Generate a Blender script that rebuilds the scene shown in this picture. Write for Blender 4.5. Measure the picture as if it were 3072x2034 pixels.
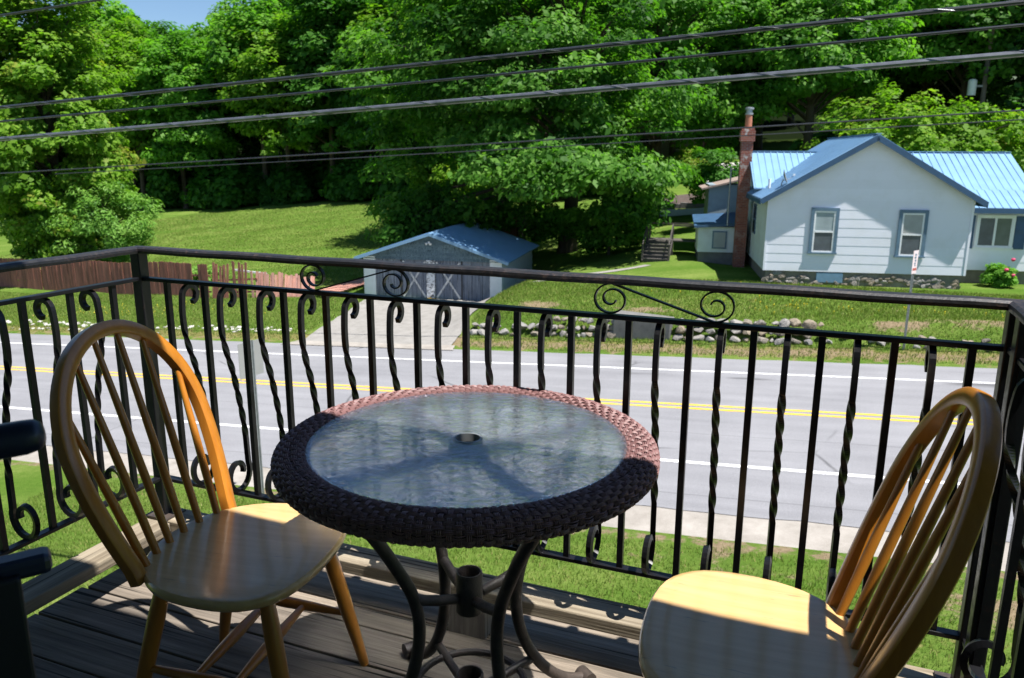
import bpy, bmesh, math, random
import numpy as np
from math import sin, cos, pi, radians, atan2, hypot
from mathutils import Vector, Matrix

# ------------------------------------------------------------------ clear
for o in list(bpy.data.objects):
    bpy.data.objects.remove(o)
S = bpy.context.scene
COL = S.collection

# ------------------------------------------------------------------ camera
CAM_Z = 1.385
cd = bpy.data.cameras.new('camera')
cam = bpy.data.objects.new('camera', cd)
COL.objects.link(cam)
cam.location = (0, 0, CAM_Z)
cam.rotation_euler = (Matrix.Rotation(radians(90 - 13.283), 3, 'X') @ Matrix.Rotation(radians(0.2512), 3, 'Z')).to_euler()
cd.sensor_width = 36
cd.lens = 36 * 2343.0 / 3072.0
cd.clip_start = 0.05
cd.clip_end = 900
cd.dof.use_dof = True
cd.dof.focus_distance = 2.0
cd.dof.aperture_fstop = 8.0
S.camera = cam

# ------------------------------------------------------------------ sky and sun
W = bpy.data.worlds.new('World')
S.world = W
W.use_nodes = True
nt = W.node_tree
nt.nodes.clear()
sky = nt.nodes.new('ShaderNodeTexSky')
sky.sky_type = 'NISHITA'
sky.sun_disc = False
LDIR = Vector((-0.355, 0.215, -1.0)).normalized()      # the way the light travels
sky.sun_elevation = math.asin(-LDIR.z)
sky.sun_rotation = atan2(-LDIR.x, -LDIR.y)
sky.dust_density = 0.0
sky.ozone_density = 6.0
bg = nt.nodes.new('ShaderNodeBackground')
bg.inputs[1].default_value = 0.066
wo = nt.nodes.new('ShaderNodeOutputWorld')
nt.links.new(sky.outputs[0], bg.inputs[0])
nt.links.new(bg.outputs[0], wo.inputs[0])
sd = bpy.data.lights.new('sun', 'SUN')
sd.energy = 5.0
sd.angle = radians(0.53)
sd.color = (1.0, 0.965, 0.915)
sun = bpy.data.objects.new('sun', sd)
COL.objects.link(sun)
sun.rotation_euler = LDIR.to_track_quat('-Z', 'Y').to_euler()
S.view_settings.view_transform = 'Standard'
S.view_settings.look = 'None'
S.view_settings.gamma = 1.0
S.view_settings.exposure = 1.0
S.render.resolution_x = 1024
S.render.resolution_y = 678

# ------------------------------------------------------------------ helpers
random.seed(7)
RNG = np.random.default_rng(7)

def tag(o, label=None, cat=None, group=None, kind=None):
    if label: o['label'] = label
    if cat: o['category'] = cat
    if group: o['group'] = group
    if kind: o['kind'] = kind
    return o

def thing(name, label, cat, loc=(0, 0, 0), rotz=0.0, group=None):
    o = bpy.data.objects.new(name, None)
    COL.objects.link(o)
    o.empty_display_size = 0.2
    o.location = loc
    o.rotation_euler = (0, 0, rotz)
    return tag(o, label, cat, group)

def link(name, me, parent=None, loc=None, rot=None, scale=None):
    o = bpy.data.objects.new(name, me)
    COL.objects.link(o)
    if parent is not None: o.parent = parent
    if loc is not None: o.location = loc
    if rot is not None: o.rotation_euler = rot
    if scale is not None: o.scale = scale
    return o

def copy_tree(o, parent=None):
    c = o.copy()
    COL.objects.link(c)
    c.parent = parent
    for ch in o.children:
        copy_tree(ch, c)
    return c

class MB:
    """collects shapes, builds ONE mesh object"""
    def __init__(s):
        s.v = []; s.f = []
    def add(s, vs, fs):
        b = len(s.v)
        s.v += [tuple(p) for p in vs]
        s.f += [tuple(i + b for i in q) for q in fs]
        return s
    def box(s, x0, x1, y0, y1, z0, z1):
        return s.hexa([(x0, y0, z0), (x1, y0, z0), (x1, y1, z0), (x0, y1, z0), (x0, y0, z1), (x1, y0, z1), (x1, y1, z1), (x0, y1, z1)])
    def hexa(s, p):
        return s.add(p, [(3, 2, 1, 0), (4, 5, 6, 7), (0, 1, 5, 4), (1, 2, 6, 5), (2, 3, 7, 6), (3, 0, 4, 7)])
    def bar(s, a, b, w, h, up=(0, 0, 1)):
        a = Vector(a); b = Vector(b); d = (b - a).normalized()
        x = d.cross(Vector(up))
        if x.length < 1e-5: x = d.cross(Vector((1, 0, 0)))
        x.normalize(); y = x.cross(d)
        x *= w / 2; y *= h / 2
        q = [a - x - y, a + x - y, a + x + y, a - x + y, b - x - y, b + x - y, b + x + y, b - x + y]
        return s.add(q, [(0, 1, 2, 3), (7, 6, 5, 4), (0, 4, 5, 1), (1, 5, 6, 2), (2, 6, 7, 3), (3, 7, 4, 0)])
    def prism(s, poly, vec):
        vec = Vector(vec); n = len(poly)
        p = [Vector(q) for q in poly]
        vs = p + [q + vec for q in p]
        fs = [tuple(range(n - 1, -1, -1)), tuple(range(n, 2 * n))]
        fs += [(i, (i + 1) % n, n + (i + 1) % n, n + i) for i in range(n)]
        return s.add(vs, fs)
    def sweep(s, path, sec, twist=None, closed=False, up=(0, 0, 1), scale=None, caps=True):
        """sec: list of (a,b) section coordinates; frame = (side, normal)"""
        P = [Vector(p) for p in path]; n = len(P); k = len(sec)
        vs = []
        N = None
        for i in range(n):
            if closed: t = P[(i + 1) % n] - P[i - 1]
            else: t = P[min(i + 1, n - 1)] - P[max(i - 1, 0)]
            t.normalize()
            if N is None:
                N = Vector(up) - t * t.dot(Vector(up))
                if N.length < 1e-4: N = Vector((1, 0, 0)) - t * t.x
            else: N = N - t * t.dot(N)
            N.normalize()
            B = t.cross(N)
            th = twist[i] if twist is not None else 0.0
            sc = scale[i] if scale is not None else 1.0
            c, q = cos(th), sin(th)
            for a, b in sec:
                a2, b2 = (a * c - b * q) * sc, (a * q + b * c) * sc
                vs.append(P[i] + B * a2 + N * b2)
        fs = []
        m = n if closed else n - 1
        for i in range(m):
            j = (i + 1) % n
            for a in range(k):
                b = (a + 1) % k
                fs.append((i * k + a, i * k + b, j * k + b, j * k + a))
        if caps and not closed:
            fs.append(tuple(range(k - 1, -1, -1)))
            fs.append(tuple(range((n - 1) * k, n * k)))
        return s.add(vs, fs)
    def tube(s, path, r, n=8, closed=False, caps=True, up=(0, 0, 1)):
        rr = r if isinstance(r, (list, tuple, np.ndarray)) else None
        r0 = 1.0 if rr is not None else r
        sec = [(r0 * cos(2 * pi * i / n), r0 * sin(2 * pi * i / n)) for i in range(n)]
        return s.sweep(path, sec, closed=closed, scale=rr, caps=caps, up=up)
    def lathe(s, prof, n=24, c=(0, 0, 0)):
        k = len(prof); vs = []
        for i in range(n):
            a = 2 * pi * i / n
            for r, z in prof: vs.append((c[0] + r * cos(a), c[1] + r * sin(a), c[2] + z))
        fs = [(i * k + j, ((i + 1) % n) * k + j, ((i + 1) % n) * k + j + 1, i * k + j + 1) for i in range(n) for j in range(k - 1)]
        if prof[0][0] > 1e-6: fs.append(tuple(i * k for i in range(n - 1, -1, -1)))
        if prof[-1][0] > 1e-6: fs.append(tuple(i * k + k - 1 for i in range(n)))
        return s.add(vs, fs)
    def mesh(s, name, mat=None, smooth=False):
        me = bpy.data.meshes.new(name)
        me.from_pydata(s.v, [], s.f)
        me.update()
        if mat: me.materials.append(mat)
        if smooth:
            me.polygons.foreach_set('use_smooth', [True] * len(me.polygons))
            try: me.set_sharp_from_angle(angle=radians(40))
            except Exception: pass
        return me
    def build(s, name, mat=None, parent=None, smooth=False, bevel=0.0, **kw):
        o = link(name, s.mesh(name, mat, smooth), parent, **kw)
        if bevel > 0:
            m = o.modifiers.new('bevel', 'BEVEL'); m.width = bevel; m.segments = 2; m.limit_method = 'ANGLE'
        return o

def circ(r, n=8, sq=0):
    return [(r * cos(2 * pi * i / n), r * sin(2 * pi * i / n)) for i in range(n)]

def fixnormals(o):
    bm = bmesh.new(); bm.from_mesh(o.data)
    bmesh.ops.recalc_face_normals(bm, faces=bm.faces)
    bm.to_mesh(o.data); bm.free()
    return o

# ------------------------------------------------------------------ materials
def sset(n, **kw):
    for k, v in kw.items():
        n.inputs[k.replace('_', ' ')].default_value = v

class Mat:
    def __init__(s, name, rough=0.6, spec=0.5, metal=0.0):
        s.m = bpy.data.materials.new(name); s.m.use_nodes = True
        s.nt = s.m.node_tree; s.nt.nodes.clear()
        s.out = s.nt.nodes.new('ShaderNodeOutputMaterial')
        s.p = s.nt.nodes.new('ShaderNodeBsdfPrincipled')
        s.nt.links.new(s.p.outputs[0], s.out.inputs[0])
        s.p.inputs['Roughness'].default_value = rough
        s.p.inputs['Specular IOR Level'].default_value = spec
        s.p.inputs['Metallic'].default_value = metal
        s._tc = None
    def n(s, t, **kw):
        x = s.nt.nodes.new('ShaderNode' + t)
        for k, v in kw.items(): setattr(x, k, v)
        return x
    def l(s, a, b): s.nt.links.new(a, b)
    def coord(s, kind='Object', scale=(1, 1, 1), rot=(0, 0, 0)):
        if s._tc is None: s._tc = s.n('TexCoord')
        mp = s.n('Mapping'); mp.inputs['Scale'].default_value = scale; mp.inputs['Rotation'].default_value = rot
        s.l(s._tc.outputs[kind], mp.inputs[0])
        return mp.outputs[0]
    def geo(s, scale=(1, 1, 1)):
        g = s.n('NewGeometry'); mp = s.n('Mapping'); mp.inputs['Scale'].default_value = scale
        s.l(g.outputs['Position'], mp.inputs[0]); return mp.outputs[0]
    def noise(s, co, scale=5, detail=4, rough=0.55, dist=0.0):
        x = s.n('TexNoise'); sset(x, Scale=scale, Detail=detail, Roughness=rough, Distortion=dist)
        s.l(co, x.inputs['Vector']); return x.outputs['Fac']
    def ramp(s, fac, stops):
        r = s.n('ValToRGB'); e = r.color_ramp.elements
        while len(e) < len(stops): e.new(0.5)
        for i, (p, c) in enumerate(stops):
            e[i].position = p
            e[i].color = tuple(c) + (1,) if len(c) == 3 else c
        s.l(fac, r.inputs[0]); return r.outputs[0]
    def mix(s, fac, a, b, mode='MIX'):
        x = s.n('MixRGB', blend_type=mode)
        for sock, v in ((x.inputs[0], fac), (x.inputs[1], a), (x.inputs[2], b)):
            if hasattr(v, 'links'): s.l(v, sock)
            elif isinstance(v, (int, float)): sock.default_value = v
            else: sock.default_value = tuple(v) + (1,) if len(v) == 3 else v
        return x.outputs[0]
    def math(s, op, a, b=None):
        x = s.n('Math', operation=op)
        for sock, v in ((x.inputs[0], a), (x.inputs[1], b)):
            if v is None: continue
            if hasattr(v, 'links'): s.l(v, sock)
            else: sock.default_value = v
        return x.outputs[0]
    def color(s, c):
        if hasattr(c, 'links'): s.l(c, s.p.inputs['Base Color'])
        else: s.p.inputs['Base Color'].default_value = tuple(c) + (1,)
        return s
    def rough(s, r):
        s.l(r, s.p.inputs['Roughness']); return s
    def bump(s, h, strength=0.3, dist=0.01):
        b = s.n('Bump'); sset(b, Strength=strength, Distance=dist)
        s.l(h, b.inputs['Height']); s.l(b.outputs[0], s.p.inputs['Normal']); return s
    def attr(s, name):
        x = s.n('Attribute'); x.attribute_name = name; return x

def simple(name, c, rough=0.6, var=0.12, scale=6.0, bump=0.0, metal=0.0, spec=0.5, geo=False):
    """a paint or stone with mild mottling"""
    m = Mat(name, rough, spec, metal)
    co = m.geo() if geo else m.coord()
    f = m.noise(co, scale, 5)
    lo = tuple(x * (1 - var) for x in c); hi = tuple(min(1, x * (1 + var)) for x in c)
    m.color(m.ramp(f, [(0.3, lo), (0.7, hi)]))
    if bump: m.bump(m.noise(co, scale * 6, 4), bump, 0.004)
    return m.m

M = {}
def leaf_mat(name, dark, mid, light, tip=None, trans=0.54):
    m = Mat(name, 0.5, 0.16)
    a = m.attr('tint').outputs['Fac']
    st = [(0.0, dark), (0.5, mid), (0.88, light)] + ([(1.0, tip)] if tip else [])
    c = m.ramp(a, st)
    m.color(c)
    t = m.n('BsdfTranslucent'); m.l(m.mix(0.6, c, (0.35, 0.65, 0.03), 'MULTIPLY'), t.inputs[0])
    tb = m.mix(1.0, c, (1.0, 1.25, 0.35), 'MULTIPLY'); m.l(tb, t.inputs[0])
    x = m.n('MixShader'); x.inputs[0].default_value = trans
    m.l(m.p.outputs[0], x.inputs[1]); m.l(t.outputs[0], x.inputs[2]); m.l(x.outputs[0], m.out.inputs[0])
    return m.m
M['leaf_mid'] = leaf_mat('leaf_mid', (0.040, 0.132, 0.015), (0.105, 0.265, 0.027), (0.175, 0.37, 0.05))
M['leaf_yellow'] = leaf_mat('leaf_yellow', (0.07, 0.17, 0.014), (0.155, 0.30, 0.026), (0.23, 0.385, 0.045), (0.27, 0.30, 0.05))
M['leaf_deep'] = leaf_mat('leaf_deep', (0.028, 0.10, 0.015), (0.062, 0.18, 0.024), (0.105, 0.26, 0.04))
M['leaf_cherry'] = leaf_mat('leaf_cherry', (0.026, 0.092, 0.012), (0.078, 0.208, 0.024), (0.175, 0.35, 0.06))
M['leaf_needle'] = leaf_mat('leaf_needle', (0.05, 0.14, 0.02), (0.115, 0.26, 0.036), (0.19, 0.345, 0.06), trans=0.35)
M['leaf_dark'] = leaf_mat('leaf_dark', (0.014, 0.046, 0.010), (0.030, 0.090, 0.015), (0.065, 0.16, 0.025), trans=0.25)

def bark(name, c):
    m = Mat(name, 0.9, 0.2)
    f = m.noise(m.coord('Object', (6, 6, 1.2)), 3, 6, 0.7)
    m.color(m.ramp(f, [(0.3, tuple(x * .45 for x in c)), (0.7, c)])); m.bump(f, 0.8, 0.03)
    return m.m
M['bark'] = bark('bark', (0.10, 0.08, 0.06))

# grass ground with real patches of bare soil (attribute dirt) and dry turf (attribute dry)
m = Mat('lawn', 1.0, 0.0)
co = m.geo()
f1 = m.noise(co, 0.35, 5, 0.6); f2 = m.noise(co, 9.0, 5, 0.7); f3 = m.noise(co, 60.0, 3, 0.7)
ff = m.math('ADD', m.math('MULTIPLY', f1, 0.55), m.math('MULTIPLY', f2, 0.45))
g_ = m.ramp(ff, [(0.33, (0.070, 0.122, 0.024)), (0.49, (0.138, 0.205, 0.040)), (0.62, (0.225, 0.272, 0.075))])
g_ = m.mix(m.math('MULTIPLY', f3, 0.5), g_, (0.05, 0.105, 0.014))
st_ = m.noise(m.geo((0.10, 1.1, 1)), 1.0, 4, 0.7)
g_ = m.mix(m.math('MULTIPLY', m.ramp(st_, [(0.42, (0, 0, 0)), (0.60, (1, 1, 1))]), 0.6), g_, (0.062, 0.135, 0.016))
soil = m.ramp(m.noise(co, 14.0, 6, 0.7), [(0.25, (0.13, 0.095, 0.055)), (0.75, (0.33, 0.26, 0.165))])
dryc = m.ramp(f2, [(0.3, (0.15, 0.14, 0.045)), (0.7, (0.25, 0.22, 0.09))])
dn = m.noise(co, 2.2, 6, 0.75)
def patch(att, gain=2.4):
    a = m.attr(att).outputs['Fac']
    x = m.math('ADD', a, m.math('MULTIPLY', m.math('SUBTRACT', dn, 0.5), gain))
    r = m.n('MapRange'); r.inputs[1].default_value = 0.42; r.inputs[2].default_value = 0.62
    m.l(x, r.inputs[0]); return r.outputs[0]
g_ = m.mix(patch('dry', 1.6), g_, dryc)
g_ = m.mix(patch('dirt', 2.0), g_, soil)
g_ = m.mix(m.attr('shaded_litter').outputs['Fac'], g_, (0.008, 0.013, 0.005))  # wood floor litter, near-black: the shade under the trees is in its colour
m.color(g_); m.bump(m.math('ADD', f2, f3), 0.7, 0.05)
M['lawn'] = m.m

# worn asphalt: speckle, longitudinal seams, hairline cracks
m = Mat('asphalt', 0.88, 0.25)
co = m.coord('Object')
sp = m.noise(co, 55, 3, 0.7); big = m.noise(co, 0.5, 4); st = m.noise(m.coord('Object', (0.06, 1.2, 1)), 2.0, 4)
base = m.ramp(m.math('ADD', m.math('MULTIPLY', sp, 0.5), m.math('MULTIPLY', m.math('ADD', big, st), 0.25)),
              [(0.34, (0.150, 0.150, 0.160)), (0.64, (0.272, 0.271, 0.284))])
wv = m.n('TexVoronoi', feature='DISTANCE_TO_EDGE'); sset(wv, Scale=0.22)
dco = m.n('MixRGB'); dco.inputs[0].default_value = 0.12
nz = m.n('TexNoise'); sset(nz, Scale=1.4, Detail=6.0); m.l(co, nz.inputs['Vector'])
m.l(co, dco.inputs[1]); m.l(nz.outputs['Color'], dco.inputs[2]); m.l(dco.outputs[0], wv.inputs['Vector'])
cr = m.n('MapRange'); sset(cr, From_Min=0.0, From_Max=0.011, To_Min=1.0, To_Max=0.0); m.l(wv.outputs['Distance'], cr.inputs[0])
keep = m.ramp(m.noise(co, 0.23, 2), [(0.53, (0, 0, 0)), (0.6, (1, 1, 1))])
crk = m.math('MULTIPLY', cr.outputs[0], keep)
sx = m.n('SeparateXYZ'); m.l(co, sx.inputs[0])
def seam(y, w=0.018, amp=0.05):
    wob = m.math('MULTIPLY', m.math('SUBTRACT', m.noise(m.coord('Object', (0.3, 0, 0)), 1.3, 4), 0.5), amp * 2)
    d = m.math('ABSOLUTE', m.math('SUBTRACT', m.math('ADD', sx.outputs[1], wob), y))
    r = m.n('MapRange'); sset(r, From_Min=w * 0.4, From_Max=w, To_Min=1.0, To_Max=0.0); m.l(d, r.inputs[0]); return r.outputs[0]
sm = m.math('MAXIMUM', m.math('MULTIPLY', seam(17.35), 0.6), m.math('MAXIMUM', m.math('MULTIPLY', seam(13.9, 0.03), 0.45), crk))
m.color(m.mix(m.math('MULTIPLY', sm, 0.75), base, (0.05, 0.05, 0.052))); m.bump(sp, 0.35, 0.01)
M['asphalt'] = m.m

def paint_line(name, c):
    m = Mat(name, 0.8, 0.3)
    co = m.geo(); f = m.noise(co, 7, 6, 0.75)
    m.color(m.mix(m.ramp(f, [(0.50, (0, 0, 0)), (0.72, (1, 1, 1))]), c, (0.25, 0.25, 0.25)))
    return m.m
M['white_line'] = paint_line('white_line', (0.72, 0.72, 0.72))
M['yellow_line'] = paint_line('yellow_line', (0.78, 0.45, 0.03))

def concrete(name, lo, hi, sc=3.0):
    m = Mat(name, 0.92, 0.2); co = m.geo()
    f = m.noise(co, sc, 6, 0.65); f2 = m.noise(co, 70, 3)
    m.color(m.ramp(m.math('ADD', m.math('MULTIPLY', f, 0.65), m.math('MULTIPLY', f2, 0.35)), [(0.3, lo), (0.68, hi)]))
    m.bump(f2, 0.3, 0.01); return m.m
M['concrete'] = concrete('concrete', (0.185, 0.175, 0.16), (0.305, 0.29, 0.27))
M['shoulder'] = concrete('shoulder', (0.20, 0.18, 0.155), (0.38, 0.35, 0.315), 2.0)
M['pale_drive'] = concrete('pale_drive', (0.42, 0.41, 0.39), (0.55, 0.54, 0.52))
M['foundation'] = concrete('foundation', (0.13, 0.12, 0.10), (0.30, 0.27, 0.225), 2.0)
M['block'] = concrete('block', (0.10, 0.10, 0.10), (0.20, 0.195, 0.185))

def stone(name, cs):
    m = Mat(name, 0.85, 0.3); co = m.coord()
    oi = m.n('ObjectInfo')
    f = m.noise(co, 4.0, 6, 0.65)
    c = m.ramp(oi.outputs['Random'], [(i / (len(cs) - 1), q) for i, q in enumerate(cs)])
    m.color(m.mix(1.0, c, m.ramp(f, [(0.3, (0.55, 0.55, 0.55)), (0.7, (1.15, 1.12, 1.08))]), 'MULTIPLY'))
    m.bump(f, 0.6, 0.04); return m.m
M['fieldstone'] = stone('fieldstone', [(0.20, 0.185, 0.165), (0.29, 0.24, 0.175), (0.23, 0.225, 0.22), (0.36, 0.345, 0.325), (0.17, 0.16, 0.145), (0.27, 0.225, 0.17)])
M['white_stone'] = stone('white_stone', [(0.66, 0.64, 0.62), (0.58, 0.55, 0.52), (0.74, 0.73, 0.71)])

def painted_boards(name, c, dirt=(0.5, 0.5, 0.45), amt=0.25, rough=0.55):
    m = Mat(name, rough, 0.4); co = m.geo((1, 1, 1))
    f = m.noise(co, 1.3, 5, 0.6); oi = m.n('ObjectInfo')
    v = m.ramp(oi.outputs['Random'], [(0, (0.95, 0.95, 0.95)), (1, (1, 1, 1))])
    m.color(m.mix(1.0, m.mix(m.math('MULTIPLY', m.ramp(f, [(0.48, (0, 0, 0)), (0.8, (1, 1, 1))]), amt), c, dirt), v, 'MULTIPLY'))
    return m.m
M['siding'] = painted_boards('siding', (0.80, 0.815, 0.90), (0.58, 0.58, 0.54), 0.3)
M['siding_old'] = painted_boards('siding_old', (0.66, 0.70, 0.70), (0.42, 0.40, 0.34), 0.6)
M['shingle_grey'] = painted_boards('shingle_grey', (0.26, 0.33, 0.38), (0.14, 0.15, 0.15), 0.6)
M['roof_blue'] = simple('roof_blue', (0.19, 0.335, 0.50), 0.28, 0.08, 1.2, 0, 0.0, 0.5)
M['trim_blue'] = simple('trim_blue', (0.035, 0.085, 0.165), 0.45, 0.15, 3)
M['trim_grey_blue'] = simple('trim_grey_blue', (0.10, 0.17, 0.24), 0.5, 0.15, 3)
M['vent_blue'] = simple('vent_blue', (0.14, 0.25, 0.36), 0.6, 0.15, 3)
M['white_paint'] = simple('white_paint', (0.78, 0.79, 0.80), 0.45, 0.05, 4)
M['shade_cloth'] = simple('shade_cloth', (0.30, 0.36, 0.38), 0.8, 0.12, 3)
M['screen'] = simple('screen', (0.085, 0.10, 0.115), 0.25, 0.2, 3)
M['screen_green'] = simple('screen_green', (0.10, 0.13, 0.115), 0.22, 0.2, 3)
M['dark'] = simple('dark', (0.02, 0.02, 0.022), 0.7, 0.2, 3)
M['galv'] = simple('galv', (0.34, 0.36, 0.37), 0.5, 0.2, 8, 0, 0.55)
M['plate_back'] = simple('plate_back', (0.36, 0.36, 0.35), 0.55, 0.08, 2, 0, 0.3)
M['cable'] = simple('cable', (0.030, 0.032, 0.036), 0.35, 0.25, 8)
M['cable_silver'] = simple('cable_silver', (0.16, 0.165, 0.18), 0.35, 0.3, 8, 0, 0.5)
M['pole_wood'] = simple('pole_wood', (0.14, 0.115, 0.095), 0.9, 0.3, 4, 0.3)
M['terracotta'] = simple('terracotta', (0.42, 0.16, 0.09), 0.8, 0.15, 6)
M['flower'] = simple('flower', (0.55, 0.03, 0.12), 0.6, 0.2, 8)
M['mulch'] = simple('mulch', (0.075, 0.055, 0.048), 0.95, 0.5, 6, 0.5, geo=True)
M['grey_roof'] = simple('grey_roof', (0.34, 0.35, 0.37), 0.8, 0.12, 2)
M['brown_roof'] = simple('brown_roof', (0.26, 0.20, 0.17), 0.8, 0.15, 2)
M['far_wall'] = simple('far_wall', (0.36, 0.37, 0.36), 0.8, 0.1, 2)
M['dandelion'] = simple('dandelion', (0.75, 0.60, 0.03), 0.7, 0.1, 8)
M['red_paint'] = simple('red_paint', (0.45, 0.06, 0.03), 0.6, 0.2, 4)

# chimney brick with mortar and patches of peeling render
m = Mat('brick', 0.9, 0.2); co = m.coord('Object')
sx = m.n('SeparateXYZ'); m.l(co, sx.inputs[0]); cx = m.n('CombineXYZ')
m.l(m.math('ADD', sx.outputs[0], sx.outputs[1]), cx.inputs[0]); m.l(sx.outputs[2], cx.inputs[1])
b = m.n('TexBrick'); m.l(cx.outputs[0], b.inputs['Vector'])
sset(b, Scale=1.0, Mortar_Size=0.008, Brick_Width=0.21, Row_Height=0.075)
b.inputs['Color1'].default_value = (0.20, 0.045, 0.03, 1); b.inputs['Color2'].default_value = (0.30, 0.085, 0.05, 1); b.inputs['Mortar'].default_value = (0.26, 0.22, 0.19, 1)
pt = m.ramp(m.noise(co, 2.6, 6, 0.7), [(0.54, (0, 0, 0)), (0.60, (1, 1, 1))])
hgt = m.n('MapRange'); sset(hgt, From_Min=3.4, From_Max=4.2); m.l(sx.outputs[2], hgt.inputs[0])
pt = m.math('MULTIPLY', pt, m.math('ADD', m.math('MULTIPLY', hgt.outputs[0], 0.75), 0.2))
m.color(m.mix(pt, b.outputs['Color'], (0.46, 0.44, 0.41)))
m.bump(b.outputs['Fac'], -0.5, 0.01); M['brick'] = m.m

# weathered timber (deck, caps), stained fence, old doors
def timber(name, lo, hi, axis=0, green=0.0, bumps=0.6, sc=1.0):
    m = Mat(name, 0.85, 0.25)
    s_ = [26 * sc, 26 * sc, 26 * sc]; s_[axis] = 0.9 * sc
    oi = m.n('ObjectInfo'); tc = m.n('TexCoord'); ad = m.n('VectorMath', operation='ADD'); mp = m.n('Mapping')
    m.l(tc.outputs['Object'], ad.inputs[0])
    cb = m.n('CombineXYZ'); rr = m.math('MULTIPLY', oi.outputs['Random'], 37.0)
    for i in range(3): m.l(rr, cb.inputs[i])
    m.l(cb.outputs[0], ad.inputs[1]); m.l(ad.outputs[0], mp.inputs[0]); mp.inputs['Scale'].default_value = s_
    f = m.noise(mp.outputs[0], 1.6, 7, 0.7, 0.6)
    mp2 = m.n('Mapping'); m.l(ad.outputs[0], mp2.inputs[0]); s2 = [70 * sc] * 3; s2[axis] = 1.2 * sc; mp2.inputs['Scale'].default_value = s2
    ck = m.noise(mp2.outputs[0], 1.0, 3, 0.5)
    big = m.noise(ad.outputs[0], 2.0, 4)
    c = m.ramp(f, [(0.28, lo), (0.68, hi)])
    c = m.mix(m.ramp(ck, [(0.33, (1, 1, 1)), (0.40, (0, 0, 0))]), c, tuple(x * 0.18 for x in lo))
    c = m.mix(1.0, c, m.ramp(big, [(0.3, (0.8, 0.8, 0.8)), (0.7, (1.15, 1.13, 1.08))]), 'MULTIPLY')
    tint = m.ramp(oi.outputs['Random'], [(0, (0.86, 0.86, 0.88)), (1, (1.08, 1.05, 1.0))])
    m.color(m.mix(1.0, c, tint, 'MULTIPLY'))
    m.bump(m.math('ADD', f, ck), bumps, 0.006); return m.m
M['deck'] = timber('deck', (0.095, 0.080, 0.064), (0.295, 0.25, 0.205))
M['cap'] = timber('cap', (0.13, 0.105, 0.075), (0.34, 0.30, 0.235))
M['cap_y'] = timber('cap_y', (0.13, 0.105, 0.075), (0.34, 0.30, 0.235), axis=1)
M['shaded_timber'] = timber('shaded_timber', (0.045, 0.042, 0.04), (0.12, 0.112, 0.105), axis=2)  # old timber darkened, tree shade on the steps put into the colour
M['old_timber'] = timber('old_timber', (0.11, 0.10, 0.09), (0.26, 0.24, 0.22), axis=2)
M['fence'] = timber('fence', (0.25, 0.090, 0.068), (0.37, 0.165, 0.13), axis=2, sc=0.4)
M['fence_faded'] = timber('fence_faded', (0.40, 0.17, 0.13), (0.58, 0.34, 0.29), axis=2, sc=0.4)
M['door_blue'] = timber('door_blue', (0.10, 0.12, 0.155), (0.26, 0.29, 0.355), axis=2, sc=0.35)
M['brace'] = timber('brace', (0.50, 0.51, 0.53), (0.72, 0.73, 0.75), axis=2, sc=0.35)
M['shingle_blue'] = timber('shingle_blue', (0.085, 0.135, 0.165), (0.22, 0.30, 0.345), axis=2, sc=0.4)
# peeling white post
m = Mat('peeling', 0.8, 0.3); co = m.geo((1, 1, 1.8))
m.color(m.ramp(m.noise(co, 7, 6, 0.75), [(0.42, (0.10, 0.09, 0.085)), (0.50, (0.70, 0.71, 0.72))])); M['peeling'] = m.m

# wrought iron: black gloss paint, rust specks on the handrail
m = Mat('iron', 0.34, 0.36); co = m.geo()
f = m.noise(co, 45, 5, 0.7)
m.color(m.mix(m.ramp(m.noise(co, 22, 6, 0.8), [(0.62, (0, 0, 0)), (0.72, (1, 1, 1))]), (0.0075, 0.0075, 0.009), (0.035, 0.02, 0.013)))
m.rough(m.ramp(f, [(0.3, (0.26, 0.26, 0.26)), (0.7, (0.46, 0.46, 0.46))])); m.bump(f, 0.25, 0.002); M['iron'] = m.m
m = Mat('iron_worn', 0.5, 0.5); co = m.geo()
w_ = m.ramp(m.noise(co, 90, 6, 0.85), [(0.50, (0, 0, 0)), (0.72, (1, 1, 1))])
w2 = m.ramp(m.noise(co, 6, 4, 0.7), [(0.42, (0, 0, 0)), (0.62, (1, 1, 1))])
m.color(m.mix(m.math('MULTIPLY', w_, w2), (0.012, 0.012, 0.014), (0.13, 0.078, 0.06)))
m.rough(m.ramp(m.noise(co, 40, 4), [(0.3, (0.36, 0.36, 0.36)), (0.7, (0.6, 0.6, 0.6))])); m.bump(m.noise(co, 120, 4), 0.35, 0.002); M['iron_worn'] = m.m
M['iron_brown'] = simple('iron_brown', (0.055, 0.042, 0.035), 0.5, 0.35, 30, 0.3, geo=True)
M['door_dark'] = simple('door_dark', (0.004, 0.005, 0.008), 0.6, 0.15, 4)
M['handle_blue'] = simple('handle_blue', (0.006, 0.011, 0.032), 0.4, 0.15, 4)

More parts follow.
